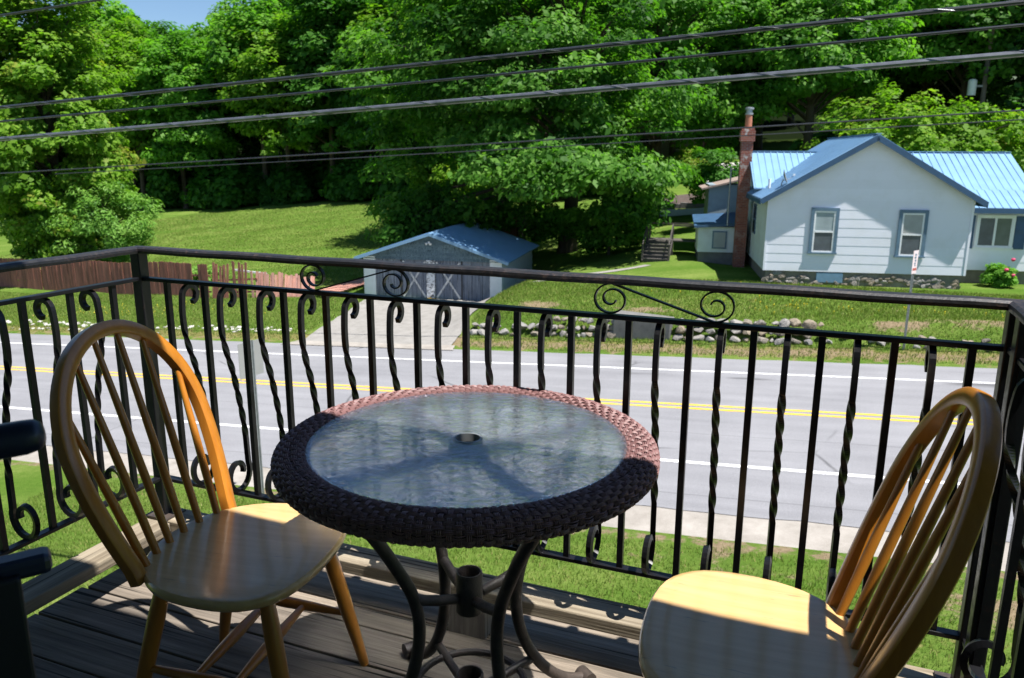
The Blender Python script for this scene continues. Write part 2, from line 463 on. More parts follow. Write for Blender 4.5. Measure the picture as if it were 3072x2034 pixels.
# varnished maple for the chairs
def maple(name, lo, hi, axis=2, rough=0.3):
    m = Mat(name, rough, 0.5)
    s_ = [34, 34, 34]; s_[axis] = 2.0
    co = m.coord('Object', tuple(s_))
    f = m.noise(co, 1.3, 5, 0.6, 0.4)
    m.color(m.ramp(f, [(0.3, lo), (0.7, hi)]))
    m.p.inputs['Coat Weight'].default_value = 0.35; m.p.inputs['Coat Roughness'].default_value = 0.2
    m.bump(m.noise(co, 2.5, 4), 0.06, 0.002)
    return m.m
M['chair_bow'] = maple('chair_bow', (0.41, 0.145, 0.014), (0.53, 0.205, 0.025))
M['chair_leg'] = maple('chair_leg', (0.37, 0.14, 0.017), (0.47, 0.19, 0.027))
m = Mat('chair_seat', 0.3, 0.5); co = m.coord('Object', (2.2, 36, 36)); f = m.noise(co, 1.2, 5, 0.6, 0.5)
c_ = m.ramp(f, [(0.28, (0.56, 0.34, 0.135)), (0.7, (0.68, 0.455, 0.20))])
wear = m.ramp(m.noise(m.coord('Object', (6, 60, 60)), 1.5, 5, 0.7), [(0.30, (1, 1, 1)), (0.37, (0, 0, 0))])
m.color(m.mix(m.math('MULTIPLY', wear, 0.55), c_, (0.22, 0.13, 0.07)))
m.p.inputs['Coat Weight'].default_value = 0.8; m.p.inputs['Coat Roughness'].default_value = 0.13; m.bump(f, 0.05, 0.002)
M['chair_seat'] = m.m

# synthetic wicker and patterned obscure glass
M['wicker'] = simple('wicker', (0.21, 0.108, 0.103), 0.55, 0.12, 30, 0.0)
M['wicker_core'] = simple('wicker_core', (0.05, 0.03, 0.03), 0.9, 0.2, 10)  # core coloured dark so the gaps between strands look shaded
m = Mat('obscure_glass', 0.28, 0.5); co = m.coord('Object')
warp = m.n('TexNoise'); sset(warp, Scale=9.0, Detail=3.0); m.l(co, warp.inputs['Vector'])
wm_ = m.n('MixRGB'); wm_.inputs[0].default_value = 0.06; m.l(co, wm_.inputs[1]); m.l(warp.outputs['Color'], wm_.inputs[2])
v1 = m.n('TexVoronoi', feature='F1'); sset(v1, Scale=48.0); m.l(wm_.outputs[0], v1.inputs['Vector'])
v2 = m.n('TexVoronoi', feature='DISTANCE_TO_EDGE'); sset(v2, Scale=48.0); m.l(wm_.outputs[0], v2.inputs['Vector'])
hh = m.math('ADD', m.math('MULTIPLY', v1.outputs['Distance'], 1.1), m.math('MULTIPLY', m.noise(co, 140, 3), 0.10))
hh = m.math('ADD', hh, m.math('MULTIPLY', m.ramp(v2.outputs['Distance'], [(0.0, (0, 0, 0)), (0.07, (1, 1, 1))]), 0.12))
m.color((0.97, 0.99, 1.0)); m.p.inputs['IOR'].default_value = 1.42; m.p.inputs['Roughness'].default_value = 0.09
m.p.inputs['Transmission Weight'].default_value = 0.955
m.bump(hh, 0.22, 0.009)
gl_ = m.n('BsdfGlossy'); gl_.inputs['Color'].default_value = (0.80, 0.90, 1.0, 1); gl_.inputs['Roughness'].default_value = 0.30
m.l(m.p.inputs['Normal'].links[0].from_socket, gl_.inputs['Normal'])
mx = m.n('MixShader'); mx.inputs[0].default_value = 0.20
m.l(m.p.outputs[0], mx.inputs[1]); m.l(gl_.outputs[0], mx.inputs[2])
tr_ = m.n('BsdfTransparent'); tr_.inputs[0].default_value = (0.92, 0.97, 1.0, 1)
m2 = m.n('MixShader'); m2.inputs[0].default_value = 0.22
m.l(mx.outputs[0], m2.inputs[1]); m.l(tr_.outputs[0], m2.inputs[2]); m.l(m2.outputs[0], m.out.inputs[0])
M['glass_top'] = m.m
m = Mat('window_glass', 0.06, 0.6); m.color((0.02, 0.03, 0.035)); M['window_glass'] = m.m

# ------------------------------------------------------------------ the lie of the land
RU = np.array([0.94086, -0.33877]); RV = np.array([0.33877, 0.94086])   # along the road, across it
GRADE = 0.05553
ROAD_Z = CAM_Z - 6.1
ROAD_ROT = atan2(RU[1], RU[0])
GAR = dict(o=(-7.23, 37.77), rot=radians(-13.0), z=-5.4, W=6.92, D=7.0)
HOU = dict(o=(9.895, 30.599), rot=radians(-10.17), z=-3.0, W=7.31)

def ss(x):
    x = np.clip(x, 0, 1); return x * x * (3 - 2 * x)
def pad(x, y, z, o, rot, x0, x1, y0, y1, zt, fall):
    c, s_ = cos(rot), sin(rot)
    lx = (x - o[0]) * c + (y - o[1]) * s_; ly = -(x - o[0]) * s_ + (y - o[1]) * c
    d = np.hypot(np.maximum(np.maximum(x0 - lx, lx - x1), 0), np.maximum(np.maximum(y0 - ly, ly - y1), 0))
    w = 1 - ss(d / fall)
    return z * (1 - w) + zt * w
def ground(x, y):
    x = np.asarray(x, float); y = np.asarray(y, float)
    u = x * RU[0] + y * RU[1]; v = x * RV[0] + y * RV[1]
    hl = np.interp(v, [-60, 0, 10.5, 12.0, 12.6, 24.8, 26.5, 34, 45, 80, 130, 260], [0.9, 0.5, 0.12, 0.02, -0.06, -0.06, 0.05, 0.35, 1.2, 4.4, 12, 27])
    hr = np.interp(v, [-60, 0, 10.5, 12.0, 12.6, 24.8, 25.4, 26.5, 27.2, 32, 45, 60, 80, 130, 260], [0.9, 0.5, 0.12, 0.02, -0.06, -0.06, 0.02, 0.14, 0.74, 1.26, 2.0, 2.9, 4.4, 12, 27])
    wd = 3.2 + np.maximum(0, v - 33) * 0.5
    w = ss((u + 13.6) / wd)
    h = hl * (1 - w) + hr * w
    h = h - 0.055 * np.clip(u + 1, 0, 14) * ss((v - 26.8) / 3) * (1 - ss((v - 45) / 15))
    h = h + 0.05 * np.sin(0.9 * u + 1.3 * np.sin(0.5 * v)) * ss((v - 27) / 6) + 0.12 * np.sin(0.21 * u + 0.33 * v) * ss((v - 40) / 10)
    z = ROAD_Z + GRADE * np.clip(u, -130, 130) + h
    z = pad(x, y, z, GAR['o'], GAR['rot'], -0.3, GAR['W'] + 0.1, -0.4, GAR['D'] + 0.3, GAR['z'] - 0.02, 1.8)
    z = pad(x, y, z, HOU['o'], HOU['rot'], -0.6, 13.0, -0.3, 10.0, HOU['z'] - 0.53, 2.4)
    return z
def gz(x, y): return float(ground(x, y))
def uv(u, v, dz=0.0):
    x = RU[0] * u + RV[0] * v; y = RU[1] * u + RV[1] * v
    return (x, y, gz(x, y) + dz)
def road_pt(u, v, h=0.0):
    return (RU[0] * u + RV[0] * v, RU[1] * u + RV[1] * v, ROAD_Z + GRADE * u + h)

def grid_mesh(name, U, V, zfun, mat, attrs=None):
    nu, nv = len(U), len(V)
    uu, vv = np.meshgrid(U, V)
    x = RU[0] * uu + RV[0] * vv; y = RU[1] * uu + RV[1] * vv
    z = zfun(x, y, uu, vv)
    co = np.stack([x, y, z], -1).reshape(-1, 3)
    i = np.arange(nu - 1)[None, :] + nu * np.arange(nv - 1)[:, None]
    q = np.stack([i, i + 1, i + 1 + nu, i + nu], -1).reshape(-1, 4)
    me = bpy.data.meshes.new(name)
    me.vertices.add(len(co)); me.vertices.foreach_set('co', co.ravel())
    me.loops.add(q.size); me.loops.foreach_set('vertex_index', q.ravel())
    me.polygons.add(len(q)); me.polygons.foreach_set('loop_start', np.arange(0, q.size, 4)); 
    me.update(calc_edges=True)
    me.polygons.foreach_set('use_smooth', np.ones(len(q), bool))
    me.materials.append(mat)
    for k, fn in (attrs or {}).items():
        a = me.attributes.new(k, 'FLOAT', 'POINT')
        a.data.foreach_set('value', np.asarray(fn(uu, vv), float).ravel())
    return me

def blob(u, v, cu, cv, ru, rv): return np.clip(1.25 - np.hypot((u - cu) / ru, (v - cv) / rv), 0, 1)
def dirt_map(u, v):
    d = 0.85 * np.exp(-((v - 11.9) / 0.22) ** 2) + 0.25 * np.exp(-((v - 11.4) / 0.5) ** 2) * ss((u + 3) / 5)                                   # worn edge by the near shoulder
    for c in ((5.5, 9.6, 3.0, 1.6), (3.4, 10.9, 2.2, 0.7), (8.5, 10.4, 3, 1.6), (-0.5, 11.3, 2.0, 0.35)): d = np.maximum(d, 0.72 * blob(u, v, *c))
    d = np.maximum(d, 0.62 * np.exp(-((v - 25.5) / 0.7) ** 2) * (u > -11.5))           # verge below the stone wall
    d = np.maximum(d, 0.45 * np.exp(-((v - 25.2) / 0.4) ** 2) * (u < -17))
    for c in ((-9.2, 28.6, 1.5, 0.8), (-5.0, 28.2, 1.6, 0.55), (6.2, 27.6, 2.6, 0.7), (3.4, 27.2, 1.4, 0.35), (-11.7, 25.8, 0.8, 1.2)): d = np.maximum(d, 0.8 * blob(u, v, *c))
    return d
def dry_map(u, v):
    d = 0.75 * np.exp(-((v - 25.6) / 0.8) ** 2)
    d = np.maximum(d, 0.36 * blob(u, v, 2, 9.5, 9, 2.2))
    d = np.maximum(d, 0.42 * blob(u, v, -4, 29, 8, 2)); d = np.maximum(d, 0.35 * blob(u, v, -55, 60, 22, 12))
    return d
U = np.concatenate([np.linspace(-260, -62, 34, endpoint=False), np.linspace(-62, -26, 60, endpoint=False), np.linspace(-26, 16, 150, endpoint=False), np.linspace(16, 40, 30, endpoint=False), np.linspace(40, 240, 30)])
V = np.concatenate([np.linspace(-60, 2, 20, endpoint=False), np.linspace(2, 24, 46, endpoint=False), np.linspace(24, 36, 48, endpoint=False), np.linspace(36, 80, 60, endpoint=False), np.linspace(80, 330, 50)])
tag(link('ground', grid_mesh('ground', U, V, lambda x, y, u, v: ground(x, y), M['lawn'], {'dirt': dirt_map, 'dry': dry_map, 'shaded_litter': lambda u, v: ss((v - np.where(u < -24, 70.5, 99)) / 3)})), 'green lawn ground rising from the road to the wood', 'ground', kind='structure')

# ------------------------------------------------------------------ road, shoulder, driveways
def strip(name, U, v0, v1, h, mat, parent=None, wob=0.0, nv=2, loc=True):
    """a sheet in road coordinates, built in the road frame so object x runs along the road"""
    nu = len(U); mb = MB()
    for j in range(nv):
        for i, u in enumerate(U):
            k = j / (nv - 1)
            a, b = (v0(u) if callable(v0) else v0), (v1(u) if callable(v1) else v1)
            v = a + (b - a) * k
            if wob and j in (0, nv - 1): v += wob * (sin(u * 2.1 + j) * 0.5 + sin(u * 5.3 + 2 * j) * 0.3 + random.uniform(-.3, .3))
            mb.v.append((u, v, ROAD_Z + GRADE * u + h))
    for j in range(nv - 1):
        for i in range(nu - 1):
            mb.f.append((j * nu + i, j * nu + i + 1, (j + 1) * nu + i + 1, (j + 1) * nu + i))
    return mb.build(name, mat, parent, rot=None if parent else (0, 0, ROAD_ROT))
UL = np.linspace(-150, 130, 561)
road = tag(strip('road', UL, 13.2, 24.55, 0.0, M['asphalt'], wob=0.06), 'grey two-lane asphalt road with white and double yellow lines', 'road', kind='structure')
strip('edge_line', np.linspace(-150, 130, 141), 15.46, 15.60, 0.005, M['white_line'], road)
strip('edge_line', np.linspace(-150, 130, 141), 22.84, 22.97, 0.005, M['white_line'], road)
strip('centre_line', np.linspace(-150, 130, 141), 19.16, 19.28, 0.005, M['yellow_line'], road)
strip('centre_line', np.linspace(-150, 130, 141), 19.46, 19.58, 0.005, M['yellow_line'], road)
tag(strip('shoulder', UL, 12.05, 13.35, -0.012, M['shoulder'], wob=0.10, nv=4), 'pale gritty shoulder along the near side of the road', 'shoulder', kind='structure')

def draped(name, corners, n, mat, dz, label, wob=0.03):
    """quad sheet given by four (u,v) corners laid on the ground"""
    nu, nv = n; mb = MB()
    c = [np.array(p, float) for p in corners]
    for j in range(nv + 1):
        for i in range(nu + 1):
            a, b = i / nu, j / nv
            p = (c[0] * (1 - a) + c[1] * a) * (1 - b) + (c[3] * (1 - a) + c[2] * a) * b
            if i in (0, nu): p = p + np.array([random.uniform(-wob, wob) * 2, 0])
            mb.v.append(uv(p[0], p[1], dz))
    w = nu + 1
    for j in range(nv):
        for i in range(nu): mb.f.append((j * w + i, j * w + i + 1, (j + 1) * w + i + 1, (j + 1) * w + i))
    return tag(mb.build(name, mat, None, smooth=True), label, 'driveway', kind='structure')
draped('driveway', [(-17.6, 24.4), (-11.2, 24.4), (-12.8, 34.0), (-19.2, 32.8)], (12, 24), M['concrete'], 0.055, 'pale concrete driveway running up to the garage doors')
draped('driveway_apron', [(-18.2, 24.30), (-10.9, 24.30), (-11.2, 24.95), (-17.8, 24.95)], (10, 3), M['shoulder'], 0.085, 'light concrete lip where the garage driveway meets the road')
draped('back_driveway', [(-16.0, 57.2), (6, 57.2), (6, 60.2), (-16.0, 60.2)], (20, 4), M['pale_drive'], 0.06, 'white concrete driveway behind the big tree')
draped('upper_driveway', [(-9.5, 77), (-4.5, 77), (-3, 88), (-8.5, 88)], (8, 10), M['pale_drive'], 0.06, 'pale upper driveway beside the round bush')
draped('garden_path', [(-10.9, 31.9), (-10.3, 32.1), (-6.1, 36.0), (-6.5, 36.2)], (3, 12), M['concrete'], 0.02, 'narrow worn path leading to the wooden steps')
draped('mulch_bed', [(-14, 61.2), (3, 61.2), (3, 65.5), (-14, 65.5)], (14, 4), M['mulch'], 0.30, 'dark mulch bed above the low retaining edge')
edge = thing('retaining_edge', 'low grey block edging holding the mulch bed behind the big tree', 'retaining wall')
bl = MB().box(-0.5, 0.5, -0.15, 0.15, -0.35, 0.33).mesh('edging_block', M['block'])
for i in range(17):
    p = uv(-14 + i * 1.02, 61.0, 0.05); link('edging_block', bl, edge, loc=p, rot=(0, 0.055, ROAD_ROT + random.uniform(-.02, .02)))

# ------------------------------------------------------------------ stones
def stone_mesh(seed, n=2):
    r = random.Random(seed)
    bm = bmesh.new(); bmesh.ops.create_icosphere(bm, subdivisions=n, radius=1.0)
    k = [(Vector((r.gauss(0, 1), r.gauss(0, 1), r.gauss(0, 1))).normalized(), r.uniform(0.40, 0.78)) for _ in range(12)]
    for v in bm.verts:
        for d, lim in k:
            t = v.co.dot(d)
            if t > lim: v.co -= d * (t - lim) * 0.85
        v.co *= r.uniform(0.95, 1.05)
    me = bpy.data.meshes.new('stone'); bm.to_mesh(me); bm.free()
    return me
STONES = [stone_mesh(i) for i in range(9)]
for s_ in STONES: s_.materials.append(M['fieldstone'])
WST = [stone_mesh(i + 40, 1) for i in range(6)]
for s_ in WST: s_.materials.append(M['white_stone'])
wall = thing('stone_wall', 'low dry wall of rounded grey and tan fieldstones holding up the lawn', 'stone wall')
R_ = random.Random(3)
u = -11.3
while u < 8.6:
    dense = u < 1.5
    w = R_.uniform(0.22, 0.5) if dense else R_.uniform(0.2, 0.42)
    for row in range(3 if -8 < u < 1.3 else 2):
        if not dense and R_.random() < 0.45: continue
        if u < -8.2 and R_.random() < 0.25: continue
        if -5.75 < u < -3.75: continue
        sz = w * R_.uniform(0.4, 0.62)
        vv_ = 26.45 + row * 0.17 + R_.uniform(-.12, .10) + (0.25 * R_.random() if not dense else 0) - 0.03 * max(0, u)
        p = uv(u + R_.uniform(-.06, .06), vv_); zz = ROAD_Z + GRADE * u + 0.20 + row * 0.25
        zz = max(zz, p[2] + sz * 0.25) if dense else p[2] + sz * 0.25
        link('stone', R_.choice(STONES), wall, loc=(p[0], p[1], zz), rot=(R_.uniform(-.3, .3), R_.uniform(-.3, .3), R_.uniform(0, 6.28)), scale=(sz * 1.15, sz, sz * R_.uniform(0.6, 0.85)))
    u += w * 0.82
p = uv(-4.75, 26.75); blk = MB().box(-1.0, 1.0, -0.35, 0.5, -0.5, 0.42).build('concrete_block', M['block'], wall, loc=(p[0], p[1], ROAD_Z + GRADE * -4.75 + 0.48), rot=(0, 0.055, ROAD_ROT), bevel=0.04)
border = thing('stone_border', 'rows of small white stones between the left lawn and the road', 'stone border')
for i in range(280):
    u = -44 + 25.5 * R_.random() ** 0.8; row = R_.random() < 0.72
    vv_ = (26.55 + 0.05 * (u + 30) * -0.03) + R_.gauss(0, 0.18) if row else 25.65 + R_.gauss(0, 0.10)
    if row and u > -22 and R_.random() < .3: continue
    if not row and u > -25: continue
    sz = R_.uniform(0.06, 0.14); p = uv(u, vv_, sz * 0.12)
    link('white_stone', R_.choice(WST), border, loc=p, rot=(R_.uniform(-.4, .4), R_.uniform(-.4, .4), R_.uniform(0, 6.28)), scale=(sz * 1.2, sz, sz * 0.6))

# ------------------------------------------------------------------ red picket fences
def picket_mesh(h, w, mat, r):
    t = 0.02
    j = [r.uniform(-.012, .012) for _ in range(2)]
    poly = [(-w / 2, 0, 0), (w / 2, 0, 0), (w / 2, 0, h - 0.02 + j[0] * .5), (w * 0.1, 0, h + j[1] * .5), (-w / 2, 0, h - 0.015)]
    return MB().prism(poly, (0, t, 0)).mesh('picket', mat)
PK = [picket_mesh(1.85, 0.138, M['fence'], R_) for _ in range(4)]
PKF = [picket_mesh(1.4, 0.14, M['fence_faded'], R_) for _ in range(4)]
fence = thing('picket_fence', 'dull red board fence standing along the left lawn', 'fence')
path = [(-52, 35.2), (-42.6, 34.45), (-34.2, 33.3), (-28.6, 32.7)]
L = 0.0; pts = [np.array(p) for p in path]
def along(pts, step):
    for a, b in zip(pts[:-1], pts[1:]):
        n = int(np.linalg.norm(b - a) / step); d = (b - a) / np.linalg.norm(b - a)
        for i in range(n): yield a + d * step * i, d
for i, (p, d) in enumerate(along(pts, 0.1395)):
    if p[0] > -29.9 and p[0] < -29.45: continue
    w = uv(p[0], p[1]); ang = ROAD_ROT + atan2(d[1], d[0])
    link('picket', R_.choice(PK), fence, loc=(w[0], w[1], w[2] - 0.03 + R_.uniform(-.012, .010)), rot=(R_.uniform(-.012, .012), R_.uniform(-.006, .006), ang), scale=(1, 1, R_.uniform(0.99, 1.01)))
for a, b in zip(pts[:-1], pts[1:]):
    for z in (0.35, 1.2):
        A_ = Vector(uv(*a, z)); B_ = Vector(uv(*b, z)); off = Vector((RV[0], RV[1], 0)) * 0.06
        MB().bar(A_ + off, B_ + off, 0.04, 0.09).build('rail', M['fence'], fence)
fence2 = thing('picket_fence', 'faded pink broken pickets leaning where the red fence nears the garage', 'fence')
pts = [np.array(p) for p in [(-28.4, 32.65), (-25.6, 32.6), (-22.4, 33.3)]]
for i, (p, d) in enumerate(along(pts, 0.15)):
    k = (p[0] + 28.4) / 6.0
    if 0.05 < k < 0.42 and R_.random() < 0.42: continue
    w = uv(p[0], p[1]); ang = ROAD_ROT + atan2(d[1], d[0])
    me = R_.choice(PK) if k < 0.38 else R_.choice(PKF)
    lean = 0.05 + 0.55 * max(0, k - .3)
    link('picket', me, fence2, loc=w, rot=(-lean + R_.uniform(-.05, .05), R_.uniform(-.06, .06) - 0.1 * k, ang), scale=(1, 1, (1.0 if k < .38 else 1.05 - 0.25 * k) * R_.uniform(0.9, 1.06)))
for z in (0.3, 0.95):
    MB().bar(Vector(uv(-28.4, 32.75, z)), Vector(uv(-25.6, 32.72, z)), 0.04, 0.09).build('rail', M['fence'], fence2)
MB().bar(Vector(uv(-27.2, 32.9, 1.45)), Vector(uv(-25.3, 33.1, 1.15)), 0.06, 0.09).build('loose_rail', M['white_paint'], fence2)
ramp_ = thing('fallen_fence_panel', 'fallen red fence panel lying on the slope beside the garage', 'fence panel')
for i in range(26):
    k = i / 25
    a = Vector(uv(-23.2 + 1.75 * k, 33.6 + 7.6 * k, 0.12)); b = Vector(uv(-21.6 + 1.75 * k, 33.0 + 7.6 * k, 0.20))
    MB().bar(a, b, 0.285, 0.025).build('board', M['fence_faded'], ramp_)

# ------------------------------------------------------------------ garage
gar = thing('garage', 'small white two-bay garage with blue roof and weathered doors', 'garage', (GAR['o'][0], GAR['o'][1], GAR['z']), GAR['rot'])
GW, GD, GH, GA = GAR['W'], GAR['D'], 2.0, 3.15
def slope_h(x): return GH + (GA - GH) * (1 - abs(x - GW / 2) / (GW / 2))
MB().box(0, 0.6, 0, 0.22, -0.3, GH - .02).build('front_pier', M['white_paint'], gar)
MB().box(GW - 0.58, GW, 0, 0.22, -0.3, GH - .02).build('front_pier', M['white_paint'], gar)
MB().box(GW - 0.2, GW + .004, 0.22, GD, -0.3, GH).build('side_wall', M['white_paint'], gar)
MB().box(-.004, 0.2, 0.22, GD, -0.3, GH).build('side_wall', M['white_paint'], gar)
MB().prism([(0, GD, -.3), (GW, GD, -.3), (GW, GD, GH), (GW / 2, GD, GA - .05), (0, GD, GH)], (0, -.2, 0)).build('back_wall', M['white_paint'], gar)
MB().prism([(0.0, 0.05, GH), (GW, 0.05, GH), (GW / 2, 0.05, GA - .06)], (0, .15, 0)).build('gable_wall', M['dark'], gar)
# cedar shingles in courses
rowh = 0.125; k = 0
z = GH - 0.12
while z < GA - 0.12:
    mb = MB(); x = 0.02 + 0.06 * (k % 2)
    hw = GW / 2 * (1 - max(0, z + rowh * .9 - GH) / (GA - GH)) - 0.05
    x = GW / 2 - hw
    while x < GW / 2 + hw - .02:
        w = min(random.uniform(0.09, 0.2), GW / 2 + hw - x); dz = random.uniform(-.012, .012)
        mb.hexa([(x, -.012, z + dz), (x + w - .006, -.012, z + dz), (x + w - .006, .045, z + dz), (x, .045, z + dz), (x, .03, z + rowh * 1.1), (x + w - .006, .03, z + rowh * 1.1), (x + w - .006, .045, z + rowh * 1.1), (x, .045, z + rowh * 1.1)])
        x += w
    mb.build('shingle_course', M['shingle_blue'], gar); z += rowh; k += 1
MB().box(0.58, GW - .56, 0.02, 0.16, GH - 0.13, GH - 0.02).build('lintel', M['shingle_blue'], gar)
MB().box(3.22, 3.62, -0.03, 0.2, 0.06, GH - 0.12).build('centre_post', M['peeling'], gar)
MB().box(3.24, 3.60, -0.045, 0.2, -0.2, 0.07).build('post_base', M['yellow_line'], gar)
def gdoor(x0, x1, brace):
    d = MB().box(x0, x1, 0.10, 0.16, 0.0, GH - .13).build('door', M['door_blue'], gar)
    n = max(2, int((x1 - x0) / 0.21)); w = (x1 - x0) / n
    for i in range(n):
        MB().box(x0 + i * w + .004, x0 + (i + 1) * w - .004, 0.075, 0.10, 0.02, GH - .14).build('plank', M['door_blue'], d)
    if brace:
        for a, b in (((x0 + .06, .065, .08), (x1 - .06, .065, GH - .2)), ((x1 - .06, .05, .08), (x0 + .06, .05, GH - .2))):
            MB().bar(a, b, 0.085, 0.022, (0, -1, 0.001)).build('brace', M['brace'], d)
gdoor(0.62, 1.88, False); gdoor(1.95, 3.2, True); gdoor(3.64, 4.92, True); gdoor(4.98, 6.32, False)
MB().box(1.88, 1.95, .06, .14, 0, GH - .13).build('door_post', M['dark'], gar); MB().box(4.92, 4.98, .06, .14, 0, GH - .13).build('door_post', M['dark'], gar)
OVE, OVF = 0.38, 0.28
pitch = (GA - GH) / (GW / 2)
for sgn in (-1, 1):
    xe = GW / 2 + sgn * (GW / 2 + OVE); ze = GH - OVE * pitch
    a = [(GW / 2, -OVF, GA), (GW / 2, GD + .2, GA), (xe, GD + .2, ze), (xe, -OVF, ze)]
    r = MB().prism([a[0], a[3], a[2], a[1]] if sgn > 0 else a, (0, 0, 0.05)).build('roof', M['roof_blue'], gar); fixnormals(r)
    n = 24
    for i in range(n):
        y = -OVF + 0.1 + i * (GD + .2 + OVF - .15) / n
        MB().bar((GW / 2 + sgn * .05, y, GA + .045), (xe - sgn * .0, y, ze + .06), .04, .03).build('seam', M['roof_blue'], r)
    MB().bar((GW / 2, -OVF - .012, GA - .03), (xe, -OVF - .012, ze - .02), 0.02, 0.13, (0, 0, 1)).build('rake_board', M['roof_blue'], gar)
lt = MB().box(-.05, .05, -.02, .02, -.05, .05)
lamp = lt.build('floodlight', M['white_paint'], gar, loc=(3.38, -0.04, 2.72))
for sx_ in (-1, 1):
    b = MB().lathe([(0.02, 0), (0.035, 0.04), (0.06, 0.12), (0.0, 0.125)], 10).build('lamp_head', M['white_paint'], lamp, smooth=True)
    b.location = (sx_ * .05, -.04, -.01); b.rotation_euler = (radians(115), 0, sx_ * 0.6)
shed = thing('board_shed', 'dark brown board structure half hidden behind the garage ridge', 'shed', uv(-18.3, 44.2), ROAD_ROT)
for i in range(14):
    MB().box(i * .19, i * .19 + .18, 0, .05, -.4, 2.5 + .02 * (i % 3)).build('board', M['fence'], shed)
MB().box(0, 2.7, .06, 1.5, -.4, 2.35).build('body', M['dark'], shed)

# ------------------------------------------------------------------ white house with blue metal roof
hou = thing('house', 'white clapboard house with blue metal roof and brick chimney', 'house', (HOU['o'][0], HOU['o'][1], HOU['z']), HOU['rot'])
HW = HOU['W']; HE, HA = 2.84, 5.03           # wall top, gable apex above the siding base
gp = (HA - HE) / (HW / 2)
MB().prism([(0.02, 0.03, 0), (HW - .02, 0.03, 0), (HW - .02, 0.03, HE), (HW / 2, .03, HA - .03), (0.02, 0.03, HE)], (0, 8.0, 0)).build('wall', M['siding'], hou)
def lap(x0a, x1a, z0, x0b, x1b, z1, y0=0.0, t=0.010, name='siding_board', mat=None, par=None):
    return MB().hexa([(x0a, y0 - t, z0), (x1a, y0 - t, z0), (x1a, y0 + .02, z0), (x0a, y0 + .02, z0), (x0b, y0 - .004, z1), (x1b, y0 - .004, z1), (x1b, y0 + .02, z1), (x0b, y0 + .02, z1)]).build(name, mat or M['siding'], par or hou)
ex_ = 0.342
z = 0.0
while z < HA - 0.1:
    z1 = min(z + ex_, HA - 0.05)
    def half(zz): return HW / 2 * (1 - max(0, zz - HE) / (HA - HE))
    if z < HE < z1: z1 = HE
    lap(HW / 2 - half(z), HW / 2 + half(z), z, HW / 2 - half(z1), HW / 2 + half(z1), z1)
    z = z1
# side walls: boards run in depth
def lap_side(xs, y0, y1, z0, z1, t=0.02, sgn=-1, mat=None, par=None):
    return MB().hexa([(xs + sgn * t, y0, z0), (xs + sgn * t, y1, z0), (xs - sgn * .02, y1, z0), (xs - sgn * .02, y0, z0), (xs + sgn * .003, y0, z1), (xs + sgn * .003, y1, z1), (xs - sgn * .02, y1, z1), (xs - sgn * .02, y0, z1)]).build('siding_board', mat or M['siding_old'], par or hou)
for i in range(14):
    fixnormals(lap_side(0.0, 0.03, 8.0, i * 0.203, (i + 1) * 0.203))
MB().box(-0.03, 0.05, -.034, 0.03, 0, HE).build('corner_board', M['siding'], hou)
MB().box(HW - .05, HW + .03, -.034, 0.03, 0, HE - .02).build('corner_board', M['siding'], hou)
MB().box(0.1, HW - .1, 0.06, 8.0, -1.4, 0.0).build('foundation', M['foundation'], hou)
# rubble stones showing in the foundation
r2 = random.Random(11)
for i in range(120):
    x = r2.uniform(0.15, HW - .25); zz = -0.36 + r2.uniform(-.16, .26)
    if 1.85 < x < 3.1 and zz > -.4: continue
    if x > 3.4 and zz > -.22 and r2.random() < .7: continue
    s1 = r2.uniform(.10, .24)
    link('foundation_stone', r2.choice(STONES), hou, loc=(x, 0.05, zz), rot=(r2.uniform(-.3, .3), r2.uniform(-.3, .3), r2.uniform(-.5, .5)), scale=(s1 * 1.3, .06, s1 * .7))
MB().box(2.0, 2.98, 0.0, .1, -0.42, -0.03).build('cellar_vent', M['vent_blue'], hou, bevel=0.01)
def window(par, x0, x1, z0, z1, y=0.0, trim=0.12, tm=None, lower=None, upper=None, slider=False):
    w = MB()
    w.box(x0, x0 + trim, y - .06, y, z0, z1).box(x1 - trim, x1, y - .06, y, z0, z1).box(x0 + trim, x1 - trim, y - .06, y, z1 - trim, z1).box(x0 - .03, x1 + .03, y - .085, y, z0 - .06, z0)
    win = w.build('window', tm or M['trim_grey_blue'], par)
    a0, a1, b0, b1 = x0 + trim, x1 - trim, z0, z1 - trim
    f = .06
    fr = MB().box(a0, a0 + f, y - .045, y, b0, b1).box(a1 - f, a1, y - .045, y, b0, b1).box(a0 + f, a1 - f, y - .045, y, b0, b0 + f).box(a0 + f, a1 - f, y - .045, y, b1 - f, b1)
    mid = (b0 + b1) / 2
    if slider:
        xm = (a0 + a1) / 2; fr.box(xm - .04, xm + .04, y - .048, y, b0 + f, b1 - f)
        fr.build('sash', M['white_paint'], win)
        MB().box(a0 + f, xm - .04, y - .026, y - .02, b0 + f, b1 - f).build('pane', M['screen'], win)
        MB().box(xm + .04, a1 - f, y - .026, y - .02, b0 + f, b1 - f).build('pane', M['screen_green'], win)
    else:
        fr.box(a0 + f, a1 - f, y - .048, y, mid - .03, mid + .03); fr.build('sash', M['white_paint'], win)
        MB().box(a0 + f, a1 - f, y - .026, y - .02, mid + .03, b1 - f).build('pane', upper or M['shade_cloth'], win)
        MB().box(a0 + f, a1 - f, y - .026, y - .02, b0 + f, mid - .03).build('pane', lower or M['screen'], win)
    return win
window(hou, 1.60, 2.62, 0.76, 2.46, -.022)
window(hou, 4.76, 5.78, 0.70, 2.43, -.022, upper=M['far_wall'])
